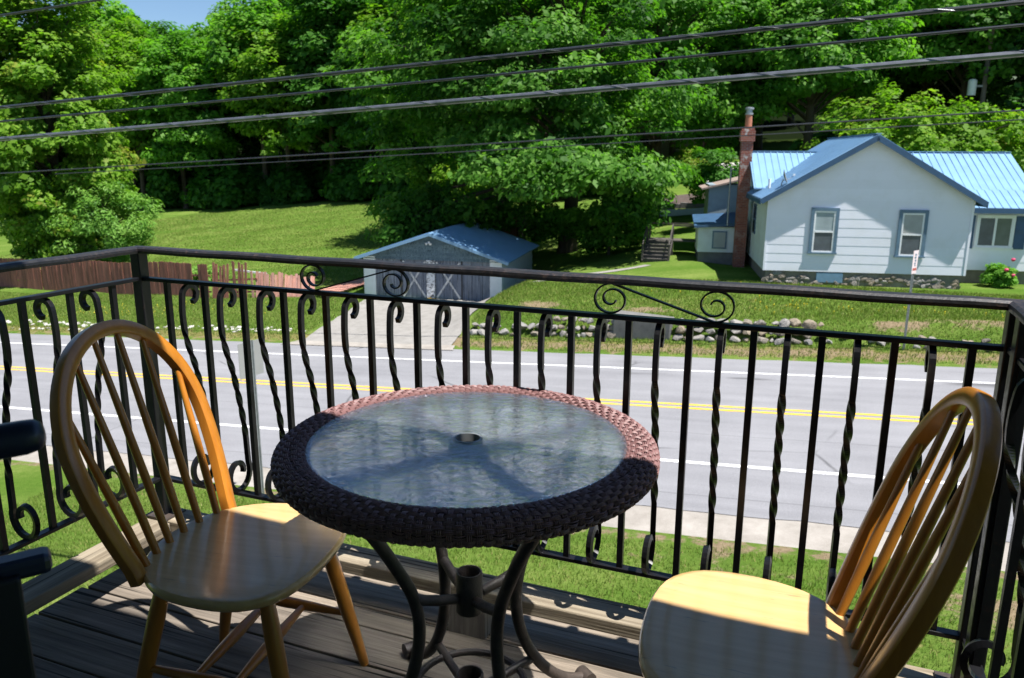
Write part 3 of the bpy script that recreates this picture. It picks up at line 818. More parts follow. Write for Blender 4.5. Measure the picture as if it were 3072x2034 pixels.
# wing roof
OS, OF = 0.33, 0.32
ridge_back = 8.3
for sgn in (-1, 1):
    xe = HW / 2 + sgn * (HW / 2 + OS); ze = HE - OS * gp
    a = [(HW / 2, -OF, HA + .10), (HW / 2, ridge_back, HA + .10), (xe, ridge_back, ze + .10), (xe, -OF, ze + .10)]
    r = fixnormals(MB().prism(a, (0, 0, 0.05)).build('roof', M['roof_blue'], hou))
    for i in range(18):
        y = -OF + .25 + i * .45
        MB().bar((HW / 2 + sgn * .05, y, HA + .155), (xe, y, ze + .165), .035, .025).build('seam', M['roof_blue'], r)
    MB().bar((HW / 2 - sgn * .02, -OF - .012, HA + .03), (xe, -OF - .012, ze + .03), 0.024, 0.2, (0, 0, 1)).build('rake_board', M['trim_blue'], hou)
    s_ = MB().prism([(HW / 2, -OF, HA + .08), (xe, -OF, ze + .08), (xe, -OF, ze + .02), (HW / 2, -OF, HA + .02)], (0, OF + .02, 0)); fixnormals(s_.build('soffit', M['trim_blue'], hou))
    MB().box(min(xe, xe + sgn * .03), max(xe, xe + sgn * .03), -OF - .02, ridge_back - .6, ze - .07, ze + .11).build('fascia', M['trim_blue'], hou)
MB().bar((HW / 2, -OF, HA + .165), (HW / 2, ridge_back, HA + .165), .22, .03).build('ridge_cap', M['roof_blue'], hou)
# main block behind: ridge along x
RY, RZ, EY = 5.4, 4.52, 1.7
X0, X1 = -0.28, 10.4
MB().prism([(0.02, 3.0, 0), (0.02, 8.0, 0), (0.02, 8.0, 2.9), (0.02, RY, RZ - .12), (0.02, 3.0, 3.1)], (10.0, 0, 0)).build('wall', M['siding'], hou)
back = fixnormals(MB().prism([(X0, RY, RZ), (X1, RY, RZ), (X1, 8.7, 2.62), (X0, 8.7, 2.62)], (0, 0, .05)).build('roof', M['roof_blue'], hou))
fr_ = fixnormals(MB().prism([(X0, RY, RZ), (X1 - .0, RY, RZ), (X1, 2.55, 3.03), (X0, 2.55, 3.03)], (0, 0, .05)).build('roof', M['roof_blue'], hou))
for i in range(38):
    x = X0 + .08 + i * .28
    MB().bar((x, RY - .05, RZ + .05), (x, 2.57, 3.09), .03, .03).build('seam', M['roof_blue'], fr_)
MB().bar((X0, RY, RZ + .06), (X1, RY, RZ + .06), .25, .03).build('ridge_cap', M['roof_blue'], hou)
MB().bar((X0 - .012, RY, RZ - .05), (X0 - .012, 8.7, 2.58), .02, .2).build('rake_board', M['trim_blue'], hou)
MB().bar((X0 - .012, RY, RZ - .05), (X0 - .012, 2.55, 2.98), .02, .2).build('rake_board', M['trim_blue'], hou)
pr = fixnormals(MB().prism([(HW - .1, 2.6, 3.06), (X1 + .3, 2.6, 3.06), (X1 + .3, 1.28, 2.42), (HW - .1, 1.28, 2.42)], (0, 0, .05)).build('porch_roof', M['roof_blue'], hou))
for i in range(12):
    x = HW + .12 + i * .28
    MB().bar((x, 2.56, 3.10), (x, 1.28, 2.48), .03, .03).build('seam', M['roof_blue'], pr)
MB().box(HW, X1 + .3, 1.25, 1.28, 2.26, 2.46).build('fascia', M['trim_blue'], hou)
MB().box(HW - .1, 10.4, 1.75, 3.2, 0, 2.4).build('porch_wall', M['siding'], hou)
for i in range(7):
    lap(HW + .03, 10.42, i * .342, HW + .03, 10.42, min(2.38, (i + 1) * .342), y0=1.75)
MB().box(HW - .1, 10.4, 1.85, 3.2, -1.2, 0).build('foundation', M['foundation'], hou)
window(hou, 8.12, 9.5, 0.93, 2.18, 1.74, trim=.07, tm=M['white_paint'], slider=True)
for x0, x1 in ((7.68, 8.06), (9.52, 9.92)):
    sh = MB().box(x0, x1, 1.69, 1.73, .86, 2.14).build('shutter', M['trim_blue'], hou)
    for j in range(9):
        if j == 4: continue
        MB().hexa([(x0 + .05, 1.675, .92 + j * .133), (x1 - .05, 1.675, .92 + j * .133), (x1 - .05, 1.69, .92 + j * .133), (x0 + .05, 1.69, .92 + j * .133), (x0 + .05, 1.687, 1.03 + j * .133), (x1 - .05, 1.687, 1.03 + j * .133), (x1 - .05, 1.69, 1.03 + j * .133), (x0 + .05, 1.69, 1.03 + j * .133)]).build('slat', M['trim_blue'], sh)
# side window
sw = MB().box(-.05, 0, 3.3, 4.15, 1.1, 2.35).build('window', M['trim_blue'], hou)
MB().box(-.056, -.05, 3.38, 4.07, 1.18, 1.68).build('pane', M['window_glass'], sw); MB().box(-.056, -.05, 3.38, 4.07, 1.76, 2.27).build('pane', M['window_glass'], sw)
# chimney
ch = MB().box(-.71, -.22, 4.55, 5.05, -1.0, 5.0).build('chimney', M['brick'], hou)
MB().box(-.77, -.16, 4.49, 5.11, 5.0, 5.45).box(-.73, -.20, 4.53, 5.07, 5.45, 5.56).build('corbel', M['brick'], ch)
MB().lathe([(.15, 5.56), (.14, 6.12)], 14, (-.45, 4.8, 0)).build('flue', M['terracotta'], ch, smooth=True)
MB().lathe([(.17, 6.12), (.17, 6.2), (.13, 6.2), (.13, 6.34), (.19, 6.34), (.19, 6.42), (0, 6.45)], 12, (-.45, 4.8, 0)).build('flue_cap', M['galv'], ch)
# rear lean-to with window, rear ell
MB().box(-2.3, -.6, 5.2, 7.6, 0.05, 1.2).build('lean_to', M['siding_old'], hou)
for i in range(5): lap(-2.3, -.6, .05 + i * .23, -2.3, -.6, .05 + (i + 1) * .23, y0=5.18, mat=M['siding_old'])
MB().box(-2.25, -.6, 5.25, 7.6, -1.1, 0.05).build('lean_to_base', M['block'], hou)
fixnormals(MB().prism([(-2.5, 5.0, 1.16), (-.2, 5.0, 1.3), (-.2, 7.7, 1.62), (-2.5, 7.7, 1.48)], (0, 0, .1)).build('lean_to_roof', M['trim_blue'], hou))
wl = MB().box(-1.66, -1.02, 5.12, 5.16, .22, 1.02).build('window', M['trim_grey_blue'], hou); MB().box(-1.6, -1.08, 5.10, 5.12, .28, .97).build('pane', M['far_wall'], wl)
MB().box(-1.75, .02, 8.0, 11.0, -.8, 3.0).build('rear_ell', M['shingle_grey'], hou)
fixnormals(MB().prism([(-2.1, 7.8, 2.75), (.1, 7.8, 3.3), (.1, 11.2, 3.3), (-2.1, 11.2, 2.75)], (0, 0, .08)).build('rear_roof', M['brown_roof'], hou))
pp = MB().tube([(-1.05, 4.9, 1.3), (-1.05, 4.9, 3.9)], .035, 8).build('mast', M['galv'], hou)
# satellite dish and fittings on the left slope
dish = thing('satellite_dish', 'small grey satellite dish on the front corner of the blue roof', 'satellite dish')
dish.parent = None
hm = Matrix.Translation((HOU['o'][0], HOU['o'][1], HOU['z'])) @ Matrix.Rotation(HOU['rot'], 4, 'Z')
dish.matrix_world = hm @ Matrix.Translation((0.42, -0.02, HE + 0.25 + .15))
MB().tube([(0, 0, -.12), (0, 0, .12), (.06, 0, .28)], .022, 8).build('mast', M['galv'], dish)
d = MB().lathe([(0.0, 0.0), (.12, .012), (.2, .035), (.27, .07), (.275, .075), (.2, .045), (.0, .012)], 22).build('reflector', M['galv'], dish, smooth=True)
d.location = (.06, 0, .36); d.rotation_euler = (radians(10), radians(72), 0)
MB().tube([(.06, 0, .22), (.3, .0, .3), (.42, 0, .42)], .012, 6).build('feed_arm', M['galv'], dish)
MB().box(.40, .47, -.03, .03, .40, .48).build('feed_head', M['white_paint'], dish)
vp = tag(MB().lathe([(.05, 0), (.05, .42), (.035, .42)], 10).build('vent_pipe', M['white_paint'], None, smooth=True), 'short white vent pipe on the blue roof by the dish', 'vent pipe')
vp.matrix_world = hm @ Matrix.Translation((0.16, 1.35, HE + .1 + .12))

# wooden steps and landing left of the house
st = thing('wooden_steps', 'grey weathered wooden steps with handrails beside the lean-to', 'steps', uv(-6.1, 36.8), ROAD_ROT + 0.05)
for i in range(6):
    MB().box(-.75, .75, i * .3, i * .3 + .29, .18 * (i + 1) - .04, .18 * (i + 1)).build('tread', M['shaded_timber'], st)
    MB().box(-.72, .72, i * .3 + .02, i * .3 + .04, .18 * i, .18 * (i + 1) - .045).build('riser', M['shaded_timber'], st)
MB().box(-.8, 2.2, 1.8, 3.2, 1.05, 1.1).build('landing', M['shaded_timber'], st)
for x in (-.75, .75):
    MB().bar((x, 0, .0), (x, 1.85, 1.1), .05, .22).build('stringer', M['shaded_timber'], st)
    MB().box(x - .05, x + .05, .0, .1, 0, 1.05).build('post', M['shaded_timber'], st); MB().box(x - .05, x + .05, 1.8, 1.9, -.2, 2.05).build('post', M['shaded_timber'], st)
    MB().bar((x, -.02, 1.0), (x, 1.9, 2.05), .07, .09).build('handrail', M['shaded_timber'], st)
MB().box(2.1, 2.2, 1.8, 1.9, -.2, 2.05).build('post', M['shaded_timber'], st); MB().box(2.1, 2.2, 3.1, 3.2, -.2, 2.05).build('post', M['shaded_timber'], st)
MB().bar((.75, 1.85, 2.0), (2.2, 1.85, 2.0), .05, .1).build('handrail', M['shaded_timber'], st); MB().bar((-.75, 3.15, 2.0), (2.2, 3.15, 2.0), .05, .1).build('handrail', M['shaded_timber'], st)
MB().box(-.8, -.7, 3.1, 3.2, -.2, 2.05).build('post', M['shaded_timber'], st)
st.scale = (.82, .82, .8)

# far buildings glimpsed between the trees
def far_house(name, label, p, rot, w, d, h, a, rm, wm):
    t = thing(name, label, 'house', p, rot)
    MB().prism([(0, 0, -1), (w, 0, -1), (w, 0, h), (0, 0, h)], (0, d, 0)).build('wall', wm, t)
    for sgn in (0, 1):
        y = -.4 if sgn == 0 else d + .4
        fixnormals(MB().prism([(-.4, d / 2, a), (w + .4, d / 2, a), (w + .4, y, h - .15), (-.4, y, h - .15)], (0, 0, .12)).build('roof', rm, t))
    for x in (w * .25, w * .65):
        f = MB().box(x, x + 1.0, -.05, 0, 1.0, 2.3).build('window', M['white_paint'], t); MB().box(x + .08, x + .92, -.06, -.05, 1.08, 2.22).build('pane', M['window_glass'], t)
    return t
far_house('house', 'distant house with pale grey roof glimpsed through the big tree', uv(-20, 93, .3), ROAD_ROT + .1, 9, 7, 2.8, 5.2, M['grey_roof'], M['far_wall'])
far_house('house', 'distant brown-roofed house in the dark trees behind the blue ridge', uv(21, 66, 2.2), ROAD_ROT - .2, 9, 7, 3.0, 5.0, M['brown_roof'], M['far_wall'])
# red play structure posts behind the big tree
rs = thing('red_play_frame', 'red painted frame glimpsed under the big tree', 'play frame', uv(-12.3, 60.8, 0.1), ROAD_ROT)
for x in (0, 1.4): MB().box(x, x + .1, 0, .1, 0, 2.4).build('post', M['red_paint'], rs)
MB().box(0, 1.5, .01, .09, 2.3, 2.42).build('beam', M['red_paint'], rs); MB().box(.1, 1.4, .02, .08, 1.1, 1.25).build('beam', M['red_paint'], rs)

# ------------------------------------------------------------------ poles, wires, signs
def wire(u0, u1, v, h, r, mat, label, sag=0.25, name='overhead_cable', strand=False):
    n = 60; P = []
    for i in range(n + 1):
        k = i / n; u = u0 + (u1 - u0) * k
        P.append(road_pt(u, v, h - sag * (1 - (2 * k - 1) ** 2)))
    o = MB().tube(P, r, 8, caps=False).build(name, mat, None, smooth=True)
    tag(o, label, 'cable', 'cables strung along the road')
    if strand:
        Q = []; n = 700
        for i in range(n + 1):
            k = i / n; u = u0 + (u1 - u0) * k; p = road_pt(u, v, h - sag * (1 - (2 * k - 1) ** 2))
            a = u * 9; Q.append((p[0] + RV[0] * r * 1.1 * cos(a), p[1] + RV[1] * r * 1.1 * cos(a), p[2] + r * 1.1 * sin(a)))
        MB().tube(Q, 0.004, 4, caps=False).build('lashing_wire', M['cable_silver'], o)
    return o
wire(-42, 30, 8.0, 8.50, 0.014, M['cable'], 'highest thin black cable crossing the top left corner', 0.1)
wire(-42, 30, 8.0, 7.36, 0.020, M['cable'], 'upper of the three dark near cables crossing the whole picture', 0.1, strand=True)
wire(-42, 30, 8.0, 7.16, 0.013, M['cable'], 'thin middle one of the three near cables, rust tinged', 0.08)
wire(-42, 30, 8.0, 6.93, 0.027, M['cable_silver'], 'thickest lowest near cable with a bright upper side', 0.08, strand=True)
wire(-60, 45, 25.5, 7.12, 0.022, M['cable'], 'upper far cable passing in front of the chimney', 0.1)
wire(-30, 45, 25.5, 6.88, 0.016, M['cable'], 'lower far cable running just above the blue roof ridge', 0.1)
up = thing('utility_pole', 'wooden utility pole with white transformer in the dark trees', 'utility pole', (28.9, 50.2, gz(28.9, 50.2)))
b0 = gz(28.9, 50.2)
MB().tube([(0, 0, -.5), (0, 0, 14)], [.17, .12], 12).build('pole', M['pole_wood'], up, smooth=True)
MB().lathe([(0.0, -.45), (.24, -.45), (.25, .4), (.16, .5), (0, .5)], 14, (-.75, .0, 5.5 - b0)).build('transformer', M['white_paint'], up, smooth=True)
MB().bar((-.5, 0, 5.6 - b0), (0, 0, 5.6 - b0), .08, .1).build('bracket', M['galv'], up)
MB().bar((-1.1, 0, 9 - b0), (1.1, 0, 9 - b0), .1, .12).build('crossarm', M['pole_wood'], up)

sg = thing('road_sign', 'grey back of a road sign on a galvanised post by the near shoulder', 'road sign', (-4.955, 14.364, gz(-4.955, 14.364)), radians(62))
def channel(h): return MB().box(-.035, .035, -.004, .004, -.3, h).box(-.035, -.029, -.03, .0, -.3, h).box(.029, .035, -.03, 0, -.3, h).box(-.05, -.035, -.034, -.028, -.3, h).box(.035, .05, -.034, -.028, -.3, h)
channel(3.16).build('post', M['galv'], sg)
MB().box(-.3, .3, .006, .012, 2.45, 3.14).build('plate', M['plate_back'], sg, bevel=.002)
for z in (2.6, 3.0): MB().box(-.012, .012, -.012, .016, z, z + .024).build('bolt', M['galv'], sg)
s2 = thing('parking_sign', 'narrow pinkish white parking sign on a thin post before the house', 'road sign', (12.083, 23.434, gz(12.083, 23.434) + 0.0), radians(38))
t0 = -1.36 - gz(12.083, 23.434)
channel(t0).build('post', M['galv'], s2)
plate = MB().box(-.15, .15, -.045, -.038, t0 - .70, t0).build('plate', M['pinkish'] if 'pinkish' in M else simple('pinkish', (0.74, 0.62, 0.63), 0.5, 0.05, 3), s2)
mk = MB()
for k, (a, b, z, h) in enumerate([(-.05, .06, -.10, .05), (-.06, .05, -.18, .06), (-.03, .06, -.27, .06), (-.05, .04, -.36, .05), (-.02, .04, -.43, .04)]): mk.box(a, b, -.049, -.0455, t0 + z - h, t0 + z)
mk.build('dark_marking', M['trim_grey_blue'], s2)
mk = MB(); [mk.box(-.11 + i * .05, -.075 + i * .05, -.049, -.0455, t0 - .60, t0 - .53) for i in range(5)]; mk.build('red_marking', M['red_paint'], s2)

# ------------------------------------------------------------------ leaves and trees
def leaf_mesh(name, C, N, size, tint, mat, aspect=0.6, fold=0.0):
    """one diamond of foliage per centre, facing N"""
    n = len(C)
    N = N / np.linalg.norm(N, axis=1, keepdims=True)
    r = RNG.normal(size=(n, 3)); T = r - N * np.sum(r * N, 1, keepdims=True); T /= np.linalg.norm(T, axis=1, keepdims=True)
    B = np.cross(N, T)
    s_ = size[:, None]
    co = np.stack([C - T * s_ * .5, C + B * s_ * aspect * .5 + N * s_ * .06, C + T * s_ * .5, C - B * s_ * aspect * .5 + N * s_ * .06], 1).reshape(-1, 3)
    me = bpy.data.meshes.new(name)
    me.vertices.add(4 * n); me.vertices.foreach_set('co', co.ravel())
    me.loops.add(4 * n); me.loops.foreach_set('vertex_index', np.arange(4 * n))
    me.polygons.add(n); me.polygons.foreach_set('loop_start', np.arange(0, 4 * n, 4))
    me.update(calc_edges=True)
    a = me.attributes.new('tint', 'FLOAT', 'POINT'); a.data.foreach_set('value', np.repeat(np.clip(tint, 0, 1), 4))
    me.materials.append(mat)
    return me

def clusters_in(rng, n, c, r, lo=0.5, bottom=-0.75, top_bias=0.0, noise=0.12):
    """cluster centres in the outer part of an uneven ellipsoid"""
    out = []
    lob = rng.normal(size=(16, 3)); lob /= np.linalg.norm(lob, axis=1, keepdims=True); amp = rng.uniform(-.34, .30, 16)
    while len(out) < n:
        d = rng.normal(size=3); d /= np.linalg.norm(d)
        if d[2] < bottom: continue
        k = 1 + sum(amp * np.maximum(0, lob @ d) ** 6)
        rad = rng.uniform(lo ** 2.2, 1) ** (1 / 2.2) * k
        out.append(c + d * r * rad)
    return np.array(out)

def foliage(name, rng, CL, crown_c, rad, per, size, mat, flat=0.55, tint0=0.5, up=0.8, spread=0.25, aspect=0.6):
    k = len(CL)
    rads = rng.uniform(rad * .65, rad * 1.25, k)
    idx = np.repeat(np.arange(k), (per * (rads / rad) ** 2).astype(int) + 3)
    n = len(idx)
    d = rng.normal(size=(n, 3)); d /= np.linalg.norm(d, axis=1, keepdims=True)
    rr = rng.uniform(.15, 1, n) ** (1 / 2.4)
    off = d * rr[:, None] * rads[idx][:, None]
    off[:, 2] *= flat
    out = CL[idx] - crown_c; out /= (np.linalg.norm(out, axis=1, keepdims=True) + 1e-6)
    dist = np.hypot(off[:, 0], off[:, 1])
    off[:, 2] -= 0.22 * dist ** 2 / rad                      # pads droop at their rims
    P = CL[idx] + off
    Nn = out * .55 + d * .45 + np.array([0, 0, up]) + rng.normal(size=(n, 3)) * .45
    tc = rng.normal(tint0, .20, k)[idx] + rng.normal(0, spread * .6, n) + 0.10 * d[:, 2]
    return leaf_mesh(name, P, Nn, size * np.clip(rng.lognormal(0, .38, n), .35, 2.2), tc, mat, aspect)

def limbs(mb, rng, base, top, r0, targets, gn=3):
    """tapered trunk and bent limbs to the clusters"""
    base = np.array(base, float); top = np.array(top, float)
    P = [base + (top - base) * t + np.array([sin(t * 5) * .12, cos(t * 4) * .12, 0]) * r0 * 2 for t in np.linspace(0, 1, 9)]
    mb.tube([tuple(p) for p in P], [r0 * (1.35 if i == 0 else 1) * (1 - .8 * i / 8) for i in range(9)], 9)
    for q in targets:
        t = rng.uniform(.28, .95) if len(P) else .5
        s = base + (top - base) * min(.95, max(.25, (q[2] - base[2]) / (top[2] - base[2] + 1e-6) * .75))
        mid = (s + q) / 2 + np.array([0, 0, .10 * np.linalg.norm(q - s)]) + rng.normal(size=3) * .12
        r1 = r0 * rng.uniform(.16, .34)
        pts = [s, s * .6 + mid * .4, mid, mid * .45 + q * .55, q]
        mb.tube([tuple(p) for p in pts], [r1, r1 * .8, r1 * .6, r1 * .4, r1 * .15], 5)

def tree(name, label, cat, loc, H, cr, cz, trunk_r, ncl, per, size, rad, mat, seed, group=None, tint0=.5, flat=.55, lo=.5, bottom=-.75, up=.8, nlimb=36, lean=(0, 0), rotz=0.0, aspect=.6, ctr=(0, 0), extra=()):
    rng = np.random.default_rng(seed)
    t = thing(name, label, cat, loc, rotz, group)
    c = np.array([ctr[0], ctr[1], cz]); r = np.array(cr, float)
    CL = clusters_in(rng, ncl, c, r, lo, bottom)
    for ec, er, en in extra: CL = np.concatenate([CL, clusters_in(rng, en, np.array(ec, float), np.array(er, float), .3, -.9)])
    tr = MB(); limbs(tr, rng, (0, 0, -.3), (lean[0], lean[1], cz + cr[2] * .6), trunk_r, CL[rng.choice(len(CL), min(nlimb, len(CL)), False)])
    tr.build('trunk', M['bark'], t, smooth=True)
    link('crown', foliage('crown', rng, CL, c, rad, per, size, mat, flat, tint0, up, aspect=aspect), t)
    return t

def put(proto, loc, rz, sc, label=None, group=None, name=None):
    c = copy_tree(proto); c.location = loc; c.rotation_euler = (0, 0, rz); c.scale = (sc, sc, sc * random.uniform(.93, 1.08))
    if label: c['label'] = label
    if group: c['group'] = group
    if name: c.name = name
    return c

# the spreading tree over the garage
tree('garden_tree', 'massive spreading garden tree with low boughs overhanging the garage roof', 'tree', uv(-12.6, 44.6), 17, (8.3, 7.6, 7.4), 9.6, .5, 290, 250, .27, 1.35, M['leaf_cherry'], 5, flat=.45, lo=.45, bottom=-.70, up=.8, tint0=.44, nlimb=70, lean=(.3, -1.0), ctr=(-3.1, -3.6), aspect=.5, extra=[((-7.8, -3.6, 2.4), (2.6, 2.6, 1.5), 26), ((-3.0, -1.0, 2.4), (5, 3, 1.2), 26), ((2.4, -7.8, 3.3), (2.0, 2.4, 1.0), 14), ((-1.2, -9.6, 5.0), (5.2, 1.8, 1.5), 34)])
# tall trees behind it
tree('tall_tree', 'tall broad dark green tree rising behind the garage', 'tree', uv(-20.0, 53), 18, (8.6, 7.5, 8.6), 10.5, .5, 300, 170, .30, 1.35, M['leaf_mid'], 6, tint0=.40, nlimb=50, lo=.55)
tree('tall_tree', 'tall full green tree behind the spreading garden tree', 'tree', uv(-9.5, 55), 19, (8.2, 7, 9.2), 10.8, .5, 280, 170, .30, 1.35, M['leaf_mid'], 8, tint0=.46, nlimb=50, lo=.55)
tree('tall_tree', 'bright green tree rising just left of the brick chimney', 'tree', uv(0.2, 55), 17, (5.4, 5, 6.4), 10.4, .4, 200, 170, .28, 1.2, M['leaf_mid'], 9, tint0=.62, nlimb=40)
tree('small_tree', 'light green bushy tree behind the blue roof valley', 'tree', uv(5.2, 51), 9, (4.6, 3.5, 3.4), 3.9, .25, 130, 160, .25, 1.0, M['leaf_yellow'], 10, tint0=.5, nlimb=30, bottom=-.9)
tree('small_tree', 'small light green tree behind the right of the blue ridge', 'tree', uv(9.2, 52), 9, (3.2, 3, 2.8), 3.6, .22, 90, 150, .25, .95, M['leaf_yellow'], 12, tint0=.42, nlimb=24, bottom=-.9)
# left foreground maple and its neighbours
tree('maple_tree', 'big yellow-green maple with reddish tips at the left edge', 'tree', uv(-45.4, 38.6), 19, (4.1, 4.8, 9.6), 9.8, .4, 360, 270, .28, 1.2, M['leaf_yellow'], 14, tint0=.55, nlimb=50, bottom=-.95, lo=.5)
tree('hemlock_shrub', 'feathery drooping evergreen shrub behind the red fence', 'shrub', uv(-40.6, 37.6), 5, (2.9, 2.6, 3.0), 2.9, .16, 120, 190, .20, .8, M['leaf_needle'], 15, tint0=.62, nlimb=26, bottom=-.95, aspect=.35, up=.5)
tree('leafy_shrub', 'leafy green shrub at the foot of the big maple', 'shrub', uv(-44.0, 36.8), 3, (2.0, 1.8, 1.6), 1.4, .1, 60, 150, .20, .7, M['leaf_yellow'], 16, tint0=.6, nlimb=16, bottom=-.95)
tree('leafy_shrub', 'low pale weeds growing behind the red fence', 'shrub', uv(-32.2, 35.0), 1.6, (2.2, .7, .6), .75, .05, 26, 90, .17, .45, M['leaf_needle'], 17, tint0=.7, nlimb=8, bottom=-.95)
tree('round_bush', 'rounded yellow-green clipped bush beside the upper driveway', 'shrub', uv(-10.3, 79.0, .2), 4, (1.7, 1.7, 1.7), 1.5, .15, 90, 190, .20, .75, M['leaf_yellow'], 18, tint0=.62, nlimb=10, bottom=-.95, lo=.6)
tree('garden_shrub', 'dark leafy shrub standing beside the wooden steps', 'shrub', uv(-9.3, 41.0), 3, (2.6, 1.6, 1.4), 1.5, .1, 70, 130, .2, .7, M['leaf_mid'], 19, tint0=.45, nlimb=14, bottom=-.9)
tree('young_tree', 'slim young tree with dark leaves in front of the back driveway', 'tree', uv(-4.7, 47.5), 5, (1.7, 1.5, 1.6), 3.0, .07, 46, 110, .2, .6, M['leaf_deep'], 20, tint0=.5, nlimb=16, bottom=-.9, lean=(.3, 0))
pe = tree('peony_bush', 'small green bush with crimson flowers by the house wall', 'shrub', tuple((Vector((HOU['o'][0], HOU['o'][1], 0)) + Matrix.Rotation(HOU['rot'], 3, 'Z') @ Vector((9.0, .95, 0))).to_tuple()[:2]) + (HOU['z'] - .55,), 1, (.58, .5, .42), .40, .03, 40, 110, .11, .22, M['leaf_mid'], 21, tint0=.75, nlimb=8, bottom=-.9)
for dx, dy, dz in ((.1, -.5, .55), (.15, -.3, 1.12), (-.15, -.45, .75)):
    MB().lathe([(0, -.07), (.06, -.04), (.08, .02), (.05, .06), (0, .05)], 9, (dx, dy, dz)).build('flower', M['flower'], pe, smooth=True)

# the wood behind the field: a few kinds, many individuals
WG = 'trees of the wood behind the field'
protos = [
 tree('wood_tree', 'tall leafy tree in the wood behind the mown field', 'tree', (0, 0, 0), 20, (4.2, 4.2, 8.2), 11.2, .32, 150, 120, .42, 1.35, M['leaf_mid'], 31, WG, tint0=.5, nlimb=30, lo=.4),
 tree('wood_tree', 'tall leafy tree in the wood behind the mown field', 'tree', (0, 0, 0), 18, (4.8, 4.6, 7.4), 10.2, .3, 150, 120, .42, 1.35, M['leaf_yellow'], 32, WG, tint0=.40, nlimb=30, lo=.4),
 tree('wood_tree', 'tall leafy tree in the wood behind the mown field', 'tree', (0, 0, 0), 21, (3.9, 3.9, 9.0), 11.0, .32, 150, 120, .42, 1.3, M['leaf_deep'], 33, WG, tint0=.55, nlimb=30, lo=.4),
 tree('wood_tree', 'tall leafy tree in the wood behind the mown field', 'tree', (0, 0, 0), 20, (4.4, 4.0, 5.6), 13.2, .3, 120, 120, .42, 1.35, M['leaf_mid'], 34, WG, tint0=.6, nlimb=34, lo=.35)]
R4 = random.Random(21)
first = [True] * 4
def wood(u, v, k, sc, lab=None, grp=None):
    p = uv(u, v); rz = R4.uniform(0, 6.28)
    if first[k] and lab is None:
        first[k] = False; o = protos[k]; o.location = p; o.rotation_euler = (0, 0, rz); o.scale = (sc, sc, sc)
    else: o = put(protos[k], p, rz, sc, lab, grp)
    o['label'] = ('tall full green tree in the wood behind the mown field', 'tall yellow-green tree in the wood behind the mown field', 'tall narrow deep green tree in the wood behind the mown field', 'tall high-crowned green tree in the wood behind the mown field')[k]
    return o
for row, (v0, du) in enumerate(((73.5, 5.2), (79, 5.0), (86, 5.2), (95, 6.0), (106, 6.5), (118, 7.0))):
    u = -92 + row * 2.0
    while u < -16 + row * 4:
        x = (RU[0] * u + RV[0] * v0); y = RU[1] * u + RV[1] * v0; px = 1536 + 2343 * x / y
        sc = R4.uniform(.9, 1.12)
        if 270 < px < 400: sc *= .76 if row < 2 else .72        # a dip where the sky shows
        elif 600 < px < 740: sc *= .94
        elif px < 120: sc *= .95
        else: sc *= 1.12 + .04 * row
        wood(u + R4.uniform(-1.2, 1.2), v0 + R4.uniform(-1.5, 1.5), R4.choice((0, 0, 1, 2, 3)), sc)
        u += du * R4.uniform(.8, 1.2)
# dark tall trees on the right behind the house
for k_ in range(4): protos.append(None)
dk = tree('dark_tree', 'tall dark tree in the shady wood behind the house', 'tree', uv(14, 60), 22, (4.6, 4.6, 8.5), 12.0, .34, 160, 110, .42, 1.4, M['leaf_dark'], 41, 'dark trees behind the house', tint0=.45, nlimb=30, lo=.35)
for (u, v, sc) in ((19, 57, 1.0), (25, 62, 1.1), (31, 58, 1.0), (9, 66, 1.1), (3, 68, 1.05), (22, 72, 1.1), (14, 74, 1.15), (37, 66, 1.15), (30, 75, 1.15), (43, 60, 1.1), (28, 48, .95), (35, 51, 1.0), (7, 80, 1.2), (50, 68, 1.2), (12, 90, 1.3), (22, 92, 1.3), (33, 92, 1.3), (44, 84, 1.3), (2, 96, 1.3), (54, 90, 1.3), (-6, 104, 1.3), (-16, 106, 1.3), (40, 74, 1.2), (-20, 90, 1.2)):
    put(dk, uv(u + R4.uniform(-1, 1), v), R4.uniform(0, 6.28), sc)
lg = tree('tall_tree', 'brighter green tree catching the sun above the house roof', 'tree', uv(9.5, 60), 17, (4.6, 4.2, 5.6), 11.0, .3, 150, 130, .34, 1.25, M['leaf_mid'], 43, None, tint0=.55, nlimb=30, lo=.45)
for (u, v, sc, lb) in ((-27, 67, 1.05, 'tall green tree at the right end of the mown field'), (-14, 72, 1.15, 'tall green tree far behind the garage')):
    put(protos[0], uv(u, v), R4.uniform(0, 6.28), sc, lb, None)
# undergrowth along the wood edge
ug = tree('woodland_bush', 'leafy bush in the undergrowth along the edge of the wood', 'shrub', uv(-60, 71.5), 3, (2.4, 1.8, 1.8), 1.6, .1, 46, 90, .34, .9, M['leaf_deep'], 51, 'bushes along the wood edge', tint0=.4, nlimb=12, bottom=-.95)
for i in range(64):
    u = -90 + i * 1.15 + R4.uniform(-.8, .8)
    put(ug, uv(u, 71.6 + R4.uniform(0, 9) + max(0, (u + 40) * .12)), R4.uniform(0, 6.28), R4.uniform(.7, 1.7))
for (u, v, sc, lb) in ((-31.5, 66, 1.15, 'bright young bush at the right corner of the mown field'), (-27.5, 63.5, .9, 'lower bright bush at the right corner of the mown field')):
    o = tree('leafy_shrub', lb, 'shrub', uv(u, v), 4, (2.2, 2, 2.2), 2.2, .1, 60, 110, .26, .8, M['leaf_yellow'], 52 + int(v), tint0=.62, nlimb=12, bottom=-.95)
for i in [q for q in range(22) if not 3 <= q <= 7]:
    put(ug, uv(-24 + i * 3.2 + R4.uniform(-1, 1), 69 + R4.uniform(0, 9)), R4.uniform(0, 6.28), R4.uniform(1.2, 2.2), 'leafy bush filling the gaps between the far garden trees', 'bushes among the far garden trees')

